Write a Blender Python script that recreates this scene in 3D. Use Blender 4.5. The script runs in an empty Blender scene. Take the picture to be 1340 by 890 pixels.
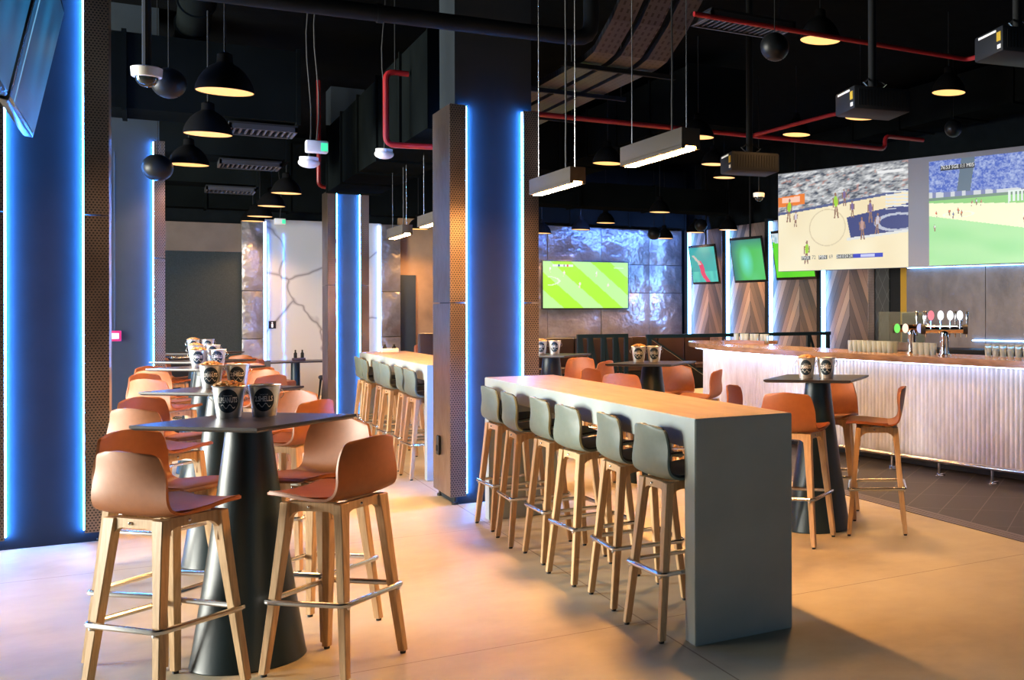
import bpy, bmesh, math, random
from mathutils import Vector, Matrix
PI = math.pi
random.seed(4)
S = bpy.context.scene
C = S.collection

# ---------------------------------------------------------------- camera
FPX, CXP, HYP = 1405.5, 1171.9, 402.95
cam = bpy.data.cameras.new('camera')
cam.sensor_fit = 'HORIZONTAL'; cam.sensor_width = 36.0
cam.lens = FPX / 1340 * 36.0
cam.shift_x = (670 - CXP) / 1340
cam.shift_y = -(445 - HYP) / 1340
cam.clip_start = 0.05; cam.clip_end = 200
co = bpy.data.objects.new('camera', cam); C.objects.link(co)
co.matrix_world = (Matrix.Translation((0, 0, 1.65)) @ Matrix.Rotation(-0.6107, 4, 'Z')
                   @ Matrix.Rotation(PI / 2, 4, 'X') @ Matrix.Rotation(-0.0021, 4, 'Z'))
S.camera = co

# ---------------------------------------------------------------- light and exposure
S.view_settings.view_transform = 'Standard'
try: S.view_settings.look = 'None'
except Exception: pass
S.view_settings.exposure = 0.0
S.view_settings.gamma = 1.0
S.view_settings.use_curve_mapping = False
S.cycles.max_bounces = 6
S.cycles.diffuse_bounces = 3
S.cycles.glossy_bounces = 3
S.cycles.sample_clamp_indirect = 6.0
S.cycles.use_denoising = True
w = bpy.data.worlds.new('sky'); S.world = w; w.use_nodes = True
bg = w.node_tree.nodes['Background']
bg.inputs[0].default_value = (0.75, 0.88, 1.0, 1); bg.inputs[1].default_value = 0.12

DAY_LEFT, DAY_FRONT, LAMP, LINEAR, LED_S = 4300.0, 46.0, 340.0, 500.0, 215.0

def area(name, loc, rot, sx, sy, power, col):
    l = bpy.data.lights.new(name, 'AREA'); l.shape = 'RECTANGLE'; l.size = sx; l.size_y = sy
    l.energy = power; l.color = col
    o = bpy.data.objects.new(name, l); C.objects.link(o); o.location = loc; o.rotation_euler = rot
    return o
# daylight just outside the real window openings (wall_left and wall_front below)
area('daylight_left', (-9.15, 11.2, 2.0), (0, -1.52, 0), 3.2, 5.6, DAY_LEFT, (1.0, 0.99, 0.88))
area('daylight_front', (4.2, -3.35, 1.9), (PI / 2, 0, 0), 7.0, 2.8, DAY_FRONT, (0.42, 0.70, 1.0))

# ---------------------------------------------------------------- materials
def nodes(m):
    m.use_nodes = True
    nt = m.node_tree
    return nt, nt.nodes['Principled BSDF']
def N(nt, t, **kw):
    n = nt.nodes.new(t)
    for k, v in kw.items(): setattr(n, k, v)
    return n
def L(nt, a, b): nt.links.new(a, b)
def M_(nt, op, a, b=None, c=None):
    n = N(nt, 'ShaderNodeMath', operation=op)
    for i, v in enumerate((a, b, c)):
        if v is None: continue
        if isinstance(v, (int, float)): n.inputs[i].default_value = v
        else: L(nt, v, n.inputs[i])
    return n.outputs[0]
def ramp(nt, fac, stops):
    r = N(nt, 'ShaderNodeValToRGB'); e = r.color_ramp.elements
    while len(e) < len(stops): e.new(0.5)
    for i, (p, c) in enumerate(stops):
        e[i].position = p; e[i].color = (*c, 1)
    L(nt, fac, r.inputs[0]); return r.outputs[0]
def mixc(nt, f, a, b):
    n = N(nt, 'ShaderNodeMix', data_type='RGBA')
    for s, v in ((n.inputs[0], f), (n.inputs[6], a), (n.inputs[7], b)):
        if isinstance(v, (int, float)): s.default_value = v
        elif isinstance(v, tuple): s.default_value = (*v, 1)
        else: L(nt, v, s)
    return n.outputs[2]
def bump(nt, p, h, s, d=0.02):
    b = N(nt, 'ShaderNodeBump'); b.inputs['Strength'].default_value = s; b.inputs['Distance'].default_value = d
    L(nt, h, b.inputs['Height']); L(nt, b.outputs[0], p.inputs['Normal'])
def noise(nt, sc, det=4, vec=None, rough=0.5):
    n = N(nt, 'ShaderNodeTexNoise'); n.inputs['Scale'].default_value = sc; n.inputs['Detail'].default_value = det
    n.inputs['Roughness'].default_value = rough
    if vec is not None: L(nt, vec, n.inputs['Vector'])
    return n.outputs[0]
def objco(nt): return N(nt, 'ShaderNodeTexCoord').outputs['Object']
def scaled(nt, v, s):
    m = N(nt, 'ShaderNodeMapping'); m.inputs['Scale'].default_value = s; L(nt, v, m.inputs['Vector']); return m.outputs[0]

def mat(name, col, rough=0.5, metal=0.0, var=0.0, vs=6.0, stretch=None, bmp=0.0, bs=40.0, spec=None, coat=0.0):
    m = bpy.data.materials.new(name); nt, p = nodes(m)
    p.inputs['Roughness'].default_value = rough; p.inputs['Metallic'].default_value = metal
    if spec is not None: p.inputs['Specular IOR Level'].default_value = spec
    if coat: p.inputs['Coat Weight'].default_value = coat; p.inputs['Coat Roughness'].default_value = 0.1
    v = objco(nt)
    if stretch: v = scaled(nt, v, stretch)
    if var:
        f = noise(nt, vs, 5, v)
        a = tuple(max(0, x * (1 - var)) for x in col); b = tuple(min(1, x * (1 + var)) for x in col)
        L(nt, ramp(nt, f, [(0.3, a), (0.7, b)]), p.inputs['Base Color'])
    else:
        p.inputs['Base Color'].default_value = (*col, 1)
    if bmp: bump(nt, p, noise(nt, bs, 3, v), bmp, 0.01)
    return m
def emit(name, col, s):
    m = bpy.data.materials.new(name); nt, p = nodes(m)
    p.inputs['Base Color'].default_value = (0.02, 0.02, 0.02, 1)
    p.inputs['Emission Color'].default_value = (*col, 1); p.inputs['Emission Strength'].default_value = s
    return m

M = {}
M['black'] = mat('black_paint', (0.006, 0.007, 0.008), 0.75, spec=0.25)
M['ceil'] = mat('black_ceiling', (0.0025, 0.003, 0.0032), 0.95, var=0.3, spec=0.02)
M['duct'] = mat('dark_duct', (0.004, 0.0052, 0.0052), 0.95, var=0.25, vs=2, spec=0.0)
M['pipe'] = mat('dark_grey_pipe', (0.011, 0.014, 0.017), 0.8, var=0.2, spec=0.1)
M['tray'] = mat('galvanised_tray', (0.05, 0.05, 0.052), 0.45, 0.6)
M['red'] = mat('red_pipe', (0.30, 0.012, 0.014), 0.35)
M['dome'] = mat('black_lamp_shade', (0.004, 0.004, 0.0042), 0.9, spec=0.03)
M['steel'] = mat('brushed_steel', (0.72, 0.72, 0.74), 0.24, 1.0)
M['chrome'] = mat('chrome', (0.85, 0.85, 0.87), 0.08, 1.0)
M['rubber'] = mat('black_rubber', (0.012, 0.012, 0.013), 0.6)
M['orange'] = mat('tan_shell', (0.335, 0.104, 0.025), 0.5, var=0.06, vs=30, bmp=0.08, bs=260)
M['cushion'] = mat('tan_leather', (0.27, 0.075, 0.015), 0.6, spec=0.3, var=0.08, vs=20, bmp=0.1, bs=200)
M['green'] = mat('grey_green_shell', (0.125, 0.168, 0.142), 0.5, var=0.06, vs=30, bmp=0.08, bs=260)
M['blackpad'] = mat('black_upholstery', (0.010, 0.011, 0.012), 0.6, bmp=0.1, bs=200)
M['cone'] = mat('black_powder_coat', (0.006, 0.022, 0.030), 0.36, bmp=0.12, bs=420)
M['top'] = mat('black_table_top', (0.022, 0.016, 0.014), 0.36, var=0.15, vs=5, spec=0.35)
M['topedge'] = mat('table_edge', (0.05, 0.06, 0.06), 0.35)
M['galv'] = mat('bucket_tin', (0.82, 0.83, 0.83), 0.30, 0.75, var=0.06, vs=40)
M['label'] = mat('navy_label', (0.012, 0.03, 0.05), 0.4)
M['white'] = mat('white_print', (0.97, 0.97, 0.97), 0.5)
M['whiteplastic'] = mat('white_plastic', (0.72, 0.70, 0.66), 0.4)
M['peanut'] = mat('peanut_shell', (0.68, 0.36, 0.13), 0.7, var=0.2, vs=60, bmp=0.4, bs=90)
M['cement'] = mat('micro_cement', (0.37, 0.425, 0.41), 0.55, var=0.10, vs=2.5, bmp=0.05, bs=30)
M['cement_lamptint'] = mat('lamp_tinted_cement_top', (0.27, 0.215, 0.16), 0.5, var=0.14, vs=3.0, stretch=(5, 1, 1))  # second cement for the counter tops, warm lamp light put into its colour
M['barwood'] = mat('bar_walnut', (0.25, 0.145, 0.085), 0.18, var=0.30, vs=3.0, stretch=(6, 1.2, 8))
M['bluepaint'] = mat('slate_paint', (0.028, 0.038, 0.048), 0.7, var=0.05, spec=0.12)
M['darkwall'] = mat('dark_wall', (0.007, 0.009, 0.010), 0.95, var=0.15, spec=0.0)
M['darkpanel'] = mat('acoustic_panel', (0.017, 0.026, 0.032), 0.95, var=0.3, vs=70)
M['taupe'] = mat('taupe_plaster', (0.13, 0.10, 0.082), 0.8, var=0.12, vs=3)
M['brownwall'] = mat('brown_plaster', (0.27, 0.165, 0.085), 0.8, var=0.35, vs=1.4)
M['glass'] = None
M['tv'] = mat('tv_black', (0.010, 0.011, 0.013), 0.25)
M['screengrey'] = mat('projection_grey', (0.22, 0.23, 0.28), 0.8)
M['boothbrown'] = mat('booth_leather', (0.035, 0.016, 0.012), 0.4, var=0.2, vs=4)
M['rustleather'] = mat('rust_leather', (0.26, 0.065, 0.022), 0.4, var=0.12)
M['greychair'] = mat('grey_fabric', (0.12, 0.11, 0.105), 0.9, var=0.1, vs=60)
M['yellow'] = mat('yellow_paint', (0.55, 0.36, 0.02), 0.6)
M['callred'] = mat('call_point_red', (0.55, 0.02, 0.12), 0.4)
M['projbody'] = mat('projector_grey', (0.012, 0.014, 0.018), 0.6, spec=0.2)
M['led'] = emit('blue_white_led', (0.05, 0.28, 1.0), LED_S)
M['ledviolet'] = emit('violet_led', (0.16, 0.22, 1.0), 60.0)
M['ledfin'] = emit('fin_led', (0.17, 0.46, 1.0), 15.0)
M['ledcool'] = emit('cool_led', (0.16, 0.48, 1.0), 34.0)
M['ledbar'] = emit('bar_led', (0.60, 0.68, 1.0), 10.0)
M['ledwhite'] = emit('white_violet_led', (0.26, 0.42, 1.0), 8.0)
M['lampglow'] = emit('warm_lamp', (1.0, 0.50, 0.15), 1.7)
M['tube'] = emit('warm_diffuser', (1.0, 0.44, 0.11), LINEAR)
M['green_led'] = emit('green_sign', (0.05, 0.8, 0.4), 1.2)
M['yelglow'] = mat('amber_reveal', (0.40, 0.22, 0.012), 0.6)

def glassmat(nm, tr):
    m = bpy.data.materials.new(nm); nt, p = nodes(m)
    p.inputs['Base Color'].default_value = (0.85, 0.95, 0.95, 1); p.inputs['Roughness'].default_value = 0.03
    p.inputs['Transmission Weight'].default_value = tr; p.inputs['IOR'].default_value = 1.25
    return m
M['glass'] = glassmat('clear_glass', 0.95); M['tumbler'] = glassmat('tumbler_glass', 0.72)

def woodmat():
    m = bpy.data.materials.new('oak'); nt, p = nodes(m)
    v = scaled(nt, objco(nt), (38, 38, 2.2))
    f = noise(nt, 1.6, 5, v, 0.6)
    L(nt, ramp(nt, f, [(0.25, (0.43, 0.25, 0.115)), (0.55, (0.62, 0.40, 0.205)), (0.8, (0.73, 0.51, 0.29))]), p.inputs['Base Color'])
    p.inputs['Roughness'].default_value = 0.42
    return m
M['oak'] = woodmat()

def floormat():
    m = bpy.data.materials.new('polished_concrete'); nt, p = nodes(m)
    g = N(nt, 'ShaderNodeNewGeometry').outputs['Position']
    f1 = noise(nt, 0.9, 6, g, 0.6); f2 = noise(nt, 7, 4, g)
    mx = M_(nt, 'ADD', M_(nt, 'MULTIPLY', f1, 0.75), M_(nt, 'MULTIPLY', f2, 0.25))
    col = ramp(nt, mx, [(0.32, (0.34, 0.30, 0.225)), (0.5, (0.45, 0.415, 0.32)), (0.68, (0.54, 0.515, 0.41))])
    sp = N(nt, 'ShaderNodeSeparateXYZ'); L(nt, g, sp.inputs[0])
    def joint(s, off, pitch):
        a = M_(nt, 'ADD', s, off); a = M_(nt, 'DIVIDE', a, pitch); a = M_(nt, 'FRACT', a)
        a = M_(nt, 'ABSOLUTE', M_(nt, 'SUBTRACT', a, 0.5))
        return M_(nt, 'LESS_THAN', a, 0.004 / pitch)
    jj = M_(nt, 'MAXIMUM', joint(sp.outputs[0], -2.16 + 1.5, 3.0), joint(sp.outputs[1], -0.9, 3.0))
    L(nt, mixc(nt, jj, col, (0.22, 0.18, 0.14)), p.inputs['Base Color'])
    L(nt, ramp(nt, f2, [(0.3, (0.46,) * 3), (0.7, (0.62,) * 3)]), p.inputs['Roughness']); p.inputs['Specular IOR Level'].default_value = 0.28
    bump(nt, p, f2, 0.03, 0.01)
    return m
def tilemat():
    m = bpy.data.materials.new('dark_wood_tile'); nt, p = nodes(m)
    g = N(nt, 'ShaderNodeNewGeometry').outputs['Position']
    mp = N(nt, 'ShaderNodeMapping'); mp.inputs['Rotation'].default_value = (0, 0, -math.radians(42.4)); L(nt, g, mp.inputs['Vector'])
    b = N(nt, 'ShaderNodeTexBrick'); b.offset = 0.0
    b.inputs['Color1'].default_value = (0.009, 0.009, 0.011, 1); b.inputs['Color2'].default_value = (0.015, 0.014, 0.016, 1)
    b.inputs['Mortar'].default_value = (0.09, 0.08, 0.08, 1); b.inputs['Scale'].default_value = 1.0
    b.inputs['Mortar Size'].default_value = 0.0045; b.inputs['Brick Width'].default_value = 0.62; b.inputs['Row Height'].default_value = 0.31
    L(nt, mp.outputs[0], b.inputs['Vector']); 
    st = noise(nt, 5, 4, scaled(nt, mp.outputs[0], (1, 14, 1)))
    c = N(nt, 'ShaderNodeMix', data_type='RGBA', blend_type='MULTIPLY'); c.inputs[0].default_value = 0.6
    L(nt, b.outputs[0], c.inputs[6]); L(nt, ramp(nt, st, [(0.3, (0.6,) * 3), (0.7, (1.2,) * 3)]), c.inputs[7])
    L(nt, c.outputs[2], p.inputs['Base Color']); p.inputs['Roughness'].default_value = 0.5; p.inputs['Specular IOR Level'].default_value = 0.3
    return m
def perfmat():   # bronze sheet punched with a staggered grid of small holes
    m = bpy.data.materials.new('perforated_bronze'); nt, p = nodes(m)
    g = N(nt, 'ShaderNodeNewGeometry').outputs['Position']
    sp = N(nt, 'ShaderNodeSeparateXYZ'); L(nt, g, sp.inputs[0])
    u = M_(nt, 'DIVIDE', M_(nt, 'ADD', sp.outputs[0], sp.outputs[1]), 0.021)
    v = M_(nt, 'DIVIDE', sp.outputs[2], 0.0182)
    odd = M_(nt, 'MULTIPLY', M_(nt, 'MODULO', M_(nt, 'FLOOR', v), 2.0), 0.5)
    du = M_(nt, 'SUBTRACT', M_(nt, 'FRACT', M_(nt, 'ADD', u, odd)), 0.5)
    dv = M_(nt, 'SUBTRACT', M_(nt, 'FRACT', v), 0.5)
    d = M_(nt, 'ADD', M_(nt, 'MULTIPLY', du, du), M_(nt, 'MULTIPLY', dv, dv))
    hole = M_(nt, 'LESS_THAN', d, 0.085)
    nz = noise(nt, 2.2, 4, scaled(nt, g, (1, 1, 0.6)))
    base = ramp(nt, nz, [(0.3, (0.17, 0.125, 0.10)), (0.7, (0.36, 0.29, 0.24))])
    L(nt, mixc(nt, hole, base, (0.012, 0.012, 0.014)), p.inputs['Base Color'])
    L(nt, M_(nt, 'MULTIPLY', M_(nt, 'SUBTRACT', 1.0, hole), 0.85), p.inputs['Metallic'])
    p.inputs['Roughness'].default_value = 0.38
    bump(nt, p, nz, 0.35, 0.05)
    return m
def sheetmat(name, c1, c2, rough, bs, sc=3.5, metal=0.95):   # hammered, waxed steel sheet
    m = bpy.data.materials.new(name); nt, p = nodes(m)
    g = N(nt, 'ShaderNodeNewGeometry').outputs['Position']
    n1 = noise(nt, sc, 3, g); n2 = noise(nt, 1.3, 5, g, 0.65)
    L(nt, ramp(nt, n2, [(0.3, c1), (0.7, c2)]), p.inputs['Base Color'])
    p.inputs['Metallic'].default_value = metal; p.inputs['Roughness'].default_value = rough
    bump(nt, p, n1, bs, 0.10)
    return m
M['floor'] = floormat(); M['tile'] = tilemat(); M['perf'] = perfmat()
M['sheet'] = sheetmat('hammered_steel', (0.16, 0.14, 0.135), (0.46, 0.44, 0.44), 0.34, 0.9, 2.6, 0.72)
M['bronze'] = sheetmat('bronze_sheet', (0.20, 0.155, 0.12), (0.34, 0.27, 0.21), 0.33, 0.18)
M['barback'] = sheetmat('brown_steel', (0.065, 0.052, 0.052), (0.13, 0.105, 0.10), 0.48, 0.12, 3.5, 0.5)
def marblemat():
    m = bpy.data.materials.new('white_marble'); nt, p = nodes(m)
    g = N(nt, 'ShaderNodeNewGeometry').outputs['Position']
    w1 = noise(nt, 0.9, 3, g); w1c = N(nt, 'ShaderNodeCombineXYZ')
    L(nt, w1, w1c.inputs[0]); L(nt, w1, w1c.inputs[2])
    add = N(nt, 'ShaderNodeVectorMath', operation='ADD'); L(nt, g, add.inputs[0]); L(nt, w1c.outputs[0], add.inputs[1])
    v = N(nt, 'ShaderNodeTexVoronoi', feature='DISTANCE_TO_EDGE'); v.inputs['Scale'].default_value = 0.62
    L(nt, add.outputs[0], v.inputs['Vector'])
    L(nt, ramp(nt, v.outputs['Distance'], [(0.0, (0.16, 0.16, 0.16)), (0.008, (0.30, 0.30, 0.295)), (0.022, (0.43, 0.44, 0.43))]), p.inputs['Base Color'])
    p.inputs['Roughness'].default_value = 0.06
    p.inputs['Coat Weight'].default_value = 0.6; p.inputs['Coat Roughness'].default_value = 0.03
    return m
M['marble'] = marblemat()
def herrmat(yc, width, axis='y'):
    m = bpy.data.materials.new('chevron_planks'); nt, p = nodes(m)
    g = N(nt, 'ShaderNodeNewGeometry').outputs['Position']
    sp = N(nt, 'ShaderNodeSeparateXYZ'); L(nt, g, sp.inputs[0])
    u = M_(nt, 'SUBTRACT', sp.outputs[1], yc)
    au = M_(nt, 'ABSOLUTE', u)
    h = M_(nt, 'ADD', sp.outputs[2], M_(nt, 'MULTIPLY', au, 1.7))
    k = M_(nt, 'DIVIDE', h, 0.30)
    idx = M_(nt, 'ADD', M_(nt, 'FLOOR', k), M_(nt, 'MULTIPLY', M_(nt, 'SIGN', u), 37.3))
    wn = N(nt, 'ShaderNodeTexWhiteNoise', noise_dimensions='1D'); L(nt, idx, wn.inputs['W'])
    col = ramp(nt, wn.outputs['Value'], [(0.0, (0.07, 0.052, 0.042)), (0.35, (0.16, 0.11, 0.08)), (0.6, (0.30, 0.19, 0.13)), (0.8, (0.20, 0.185, 0.18)), (1.0, (0.40, 0.29, 0.21))])
    fr = M_(nt, 'FRACT', k)
    gap = M_(nt, 'LESS_THAN', fr, 0.05)
    cen = M_(nt, 'LESS_THAN', au, 0.006)
    L(nt, mixc(nt, M_(nt, 'MAXIMUM', gap, cen), col, (0.012, 0.01, 0.01)), p.inputs['Base Color'])
    p.inputs['Roughness'].default_value = 0.5
    return m
def diamondmat():
    m = bpy.data.materials.new('dark_diamond_tiles'); nt, p = nodes(m)
    g = N(nt, 'ShaderNodeNewGeometry').outputs['Position']
    sp = N(nt, 'ShaderNodeSeparateXYZ'); L(nt, g, sp.inputs[0])
    a = M_(nt, 'FRACT', M_(nt, 'DIVIDE', M_(nt, 'ADD', sp.outputs[1], M_(nt, 'MULTIPLY', sp.outputs[2], 0.7)), 0.26))
    b = M_(nt, 'FRACT', M_(nt, 'DIVIDE', M_(nt, 'SUBTRACT', sp.outputs[1], M_(nt, 'MULTIPLY', sp.outputs[2], 0.7)), 0.26))
    ln = M_(nt, 'MAXIMUM', M_(nt, 'LESS_THAN', a, 0.05), M_(nt, 'LESS_THAN', b, 0.05))
    L(nt, mixc(nt, ln, (0.022, 0.026, 0.026), (0.09, 0.10, 0.10)), p.inputs['Base Color'])
    p.inputs['Roughness'].default_value = 0.35
    return m
M['diamond'] = diamondmat()
def attrmat(name, s):
    m = bpy.data.materials.new(name); nt, p = nodes(m)
    a = N(nt, 'ShaderNodeVertexColor'); a.layer_name = 'picture'
    p.inputs['Base Color'].default_value = (0.01, 0.01, 0.01, 1); p.inputs['Roughness'].default_value = 0.4
    L(nt, a.outputs[0], p.inputs['Emission Color']); p.inputs['Emission Strength'].default_value = s
    return m
M['picture'] = attrmat('lit_screen_picture', 1.0)

# ---------------------------------------------------------------- mesh helpers
def nb(): return bmesh.new()
def finish(name, bm, m, smooth=35):
    me = bpy.data.meshes.new(name)
    bmesh.ops.recalc_face_normals(bm, faces=bm.faces)
    bm.to_mesh(me); bm.free()
    for x in (m if isinstance(m, (list, tuple)) else [m]): me.materials.append(x)
    if smooth:
        me.polygons.foreach_set('use_smooth', [True] * len(me.polygons))
        me.set_sharp_from_angle(angle=math.radians(smooth))
    return me
def link(name, me, parent=None, loc=(0, 0, 0), rz=0.0):
    o = bpy.data.objects.new(name, me); C.objects.link(o)
    o.location = loc; o.rotation_euler = (0, 0, rz)
    if parent is not None: o.parent = parent
    return o
def obj(name, bm, m, parent=None, loc=(0, 0, 0), rz=0.0, smooth=35):
    return link(name, finish(name, bm, m, smooth), parent, loc, rz)
def tag(o, label, cat, group=None, kind=None):
    o['label'] = label; o['category'] = cat
    if group: o['group'] = group
    if kind: o['kind'] = kind
    return o
def thing(name, label, cat, loc=(0, 0, 0), rz=0.0, group=None):
    o = bpy.data.objects.new(name, None); C.objects.link(o); o.empty_display_size = 0.1
    o.location = loc; o.rotation_euler = (0, 0, rz)
    return tag(o, label, cat, group)
def struct(name, bm, m, label=None, smooth=35):
    o = obj(name, bm, m, smooth=smooth); o['kind'] = 'structure'
    if label: o['label'] = label
    return o
def dup(root, loc, rz, label, group=None):
    r = root.copy(); C.objects.link(r); r.location = loc; r.rotation_euler = (0, 0, rz); r['label'] = label
    if group: r['group'] = group
    for ch in list(root.children):
        c = ch.copy(); C.objects.link(c); c.parent = r
        for g in list(ch.children):
            d = g.copy(); C.objects.link(d); d.parent = c
    return r
def box(bm, x0, x1, y0, y1, z0, z1, bev=0.0, mi=0):
    vs = [bm.verts.new(p) for p in ((x0, y0, z0), (x1, y0, z0), (x1, y1, z0), (x0, y1, z0), (x0, y0, z1), (x1, y0, z1), (x1, y1, z1), (x0, y1, z1))]
    fs = [bm.faces.new([vs[i] for i in f]) for f in ((3, 2, 1, 0), (4, 5, 6, 7), (0, 1, 5, 4), (1, 2, 6, 5), (2, 3, 7, 6), (3, 0, 4, 7))]
    for f in fs: f.material_index = mi
    if bev:
        es = list({e for f in fs for e in f.edges})
        bmesh.ops.bevel(bm, geom=es, offset=bev, segments=2, affect='EDGES', profile=0.5)
    return vs
def obox(bm, c, ux, uy, sx, sy, z0, z1, mi=0):   # box with horizontal axes ux, uy (unit 2D vectors)
    ps = []
    for z in (z0, z1):
        for a, b in ((-1, -1), (1, -1), (1, 1), (-1, 1)):
            ps.append(bm.verts.new((c[0] + ux[0] * a * sx / 2 + uy[0] * b * sy / 2, c[1] + ux[1] * a * sx / 2 + uy[1] * b * sy / 2, z)))
    for f in ((3, 2, 1, 0), (4, 5, 6, 7), (0, 1, 5, 4), (1, 2, 6, 5), (2, 3, 7, 6), (3, 0, 4, 7)):
        bm.faces.new([ps[i] for i in f]).material_index = mi
def hexa(bm, lo, hi):   # loft between two 4-point rings
    a = [bm.verts.new(p) for p in lo]; b = [bm.verts.new(p) for p in hi]
    bm.faces.new(a[::-1]); bm.faces.new(b)
    for i in range(4):
        j = (i + 1) % 4; bm.faces.new((a[i], a[j], b[j], b[i]))
def tube(bm, pts, r, seg=10, closed=False, caps=True):
    pts = [Vector(p) for p in pts]; n = len(pts); rings = []
    up = None
    for i, p in enumerate(pts):
        if closed: d = (pts[(i + 1) % n] - pts[i - 1])
        else: d = pts[min(i + 1, n - 1)] - pts[max(i - 1, 0)]
        d.normalize()
        if up is None:
            up = Vector((0, 0, 1)) if abs(d.z) < 0.9 else Vector((1, 0, 0))
        a = up - d * up.dot(d)
        if a.length < 1e-4: a = Vector((1, 0, 0)) - d * d.x
        a.normalize(); up = a; b = d.cross(a)
        rr = r[i] if isinstance(r, (list, tuple)) else r
        rings.append([bm.verts.new(p + a * math.cos(2 * PI * k / seg) * rr + b * math.sin(2 * PI * k / seg) * rr) for k in range(seg)])
    m = n if closed else n - 1
    for i in range(m):
        A = rings[i]; B = rings[(i + 1) % n]
        for k in range(seg):
            q = (k + 1) % seg; bm.faces.new((A[k], A[q], B[q], B[k]))
    if caps and not closed:
        bm.faces.new(rings[0][::-1]); bm.faces.new(rings[-1])
def rod(bm, a, b, r, seg=8): tube(bm, [a, b], r, seg)
def lathe(bm, prof, seg=32, c=(0, 0), cap0=True, cap1=True):
    rings = []
    for r, z in prof:
        rings.append([bm.verts.new((c[0] + r * math.cos(2 * PI * k / seg), c[1] + r * math.sin(2 * PI * k / seg), z)) for k in range(seg)])
    for A, B in zip(rings, rings[1:]):
        for k in range(seg):
            q = (k + 1) % seg; bm.faces.new((A[k], A[q], B[q], B[k]))
    if cap0: bm.faces.new(rings[0][::-1])
    if cap1: bm.faces.new(rings[-1])
def sphere(bm, c, r, seg=20, rings=12, sz=1.0):
    bmesh.ops.create_uvsphere(bm, u_segments=seg, v_segments=rings, radius=r, matrix=Matrix.Translation(c) @ Matrix.Diagonal((1, 1, sz, 1)))
def prism(bm, poly, z0, z1):
    a = [bm.verts.new((x, y, z0)) for x, y in poly]; b = [bm.verts.new((x, y, z1)) for x, y in poly]
    bm.faces.new(a[::-1]); bm.faces.new(b); n = len(poly)
    for i in range(n):
        j = (i + 1) % n; bm.faces.new((a[i], a[j], b[j], b[i]))
def crom(P, per):
    out = []
    n = len(P)
    for i in range(n - 1):
        p0, p1, p2, p3 = P[max(i - 1, 0)], P[i], P[i + 1], P[min(i + 2, n - 1)]
        for k in range(per):
            t = k / per
            out.append(tuple(0.5 * (2 * b + (c - a) * t + (2 * a - 5 * b + 4 * c - d) * t * t + (3 * b - a - 3 * c + d) * t ** 3) for a, b, c, d in zip(p0, p1, p2, p3)))
    out.append(tuple(P[-1])); return out
def text_mesh(name, body, size, m, depth=0.0, align='CENTER', bold=0.0):
    cu = bpy.data.curves.new(name, 'FONT'); cu.body = body; cu.size = size; cu.extrude = depth
    cu.align_x = align; cu.align_y = 'CENTER'; cu.resolution_u = 2; cu.offset = bold
    t = bpy.data.objects.new(name, cu); C.objects.link(t)
    dg = bpy.context.evaluated_depsgraph_get()
    me = bpy.data.meshes.new_from_object(t.evaluated_get(dg))
    bpy.data.objects.remove(t); bpy.data.curves.remove(cu)
    me.materials.clear(); me.materials.append(m); me.name = name
    return me

# ================================================================ SETTING
b = nb(); box(b, -9.0, 13.0, -3.2, 23.4, -0.1, 0.0); struct('floor', b, M['floor'])
b = nb(); box(b, -9.2, 13.2, -3.4, 23.6, 4.9, 5.05); struct('ceiling', b, M['ceil'])
# dark wood-look tile apron in front of the bar, and the strip along its edge
b = nb(); prism(b, [(5.20, 2.0), (12.6, 2.0), (12.6, 15.9), (5.20, 15.9)], 0.0, 0.004); struct('floor_tiles', b, M['tile'])
b = nb()
for k in range(3): box(b, 5.06 + k * 0.047, 5.10 + k * 0.047, 2.0, 15.9, 0.0, 0.006)
struct('trim_1', b, mat('dark_floor_strip', (0.07, 0.05, 0.045), 0.4))
# walls with window openings on the daylight sides
b = nb()
box(b, -9.2, -9.0, -3.4, 23.6, 3.65, 4.9); box(b, -9.2, -9.0, -3.4, 23.6, 0, 0.35)
for y0, y1 in ((-3.4, 8.3), (10.2, 10.3), (12.1, 12.2), (14.1, 23.6)): box(b, -9.2, -9.0, y0, y1, 0.35, 3.65)
struct('wall_left', b, M['darkwall'])
b = nb()
box(b, -9.2, 13.2, -3.4, -3.2, 3.3, 4.9); box(b, -9.2, 13.2, -3.4, -3.2, 0, 0.5)
for x0, x1 in ((-9.2, 0.7), (2.9, 3.05), (5.3, 5.45), (7.7, 13.2)): box(b, x0, x1, -3.4, -3.2, 0.5, 3.3)
struct('wall_front', b, M['darkwall'])
b = nb(); box(b, 13.0, 13.2, -3.4, 23.6, 0, 4.9); struct('wall_right', b, M['darkwall'])
for n, (axis, spans, z0, z1) in enumerate((('x', ((8.3, 10.2), (10.3, 12.1), (12.2, 14.1)), 0.35, 3.65), ('y', ((0.7, 2.9), (3.05, 5.3), (5.45, 7.7)), 0.5, 3.3))):
    for k, (a0, a1) in enumerate(spans):
        b = nb(); f = 0.05
        for (p0, p1, q0, q1) in ((a0, a0 + f, z0, z1), (a1 - f, a1, z0, z1), (a0, a1, z0, z0 + f), (a0, a1, z1 - f, z1), (a0, a1, 2.55, 2.6)):
            if axis == 'x': box(b, -9.12, -9.06, p0, p1, q0, q1)
            else: box(b, p0, p1, -3.32, -3.26, q0, q1)
        struct('window_%d' % (n * 3 + k + 1), b, M['black'])
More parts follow.
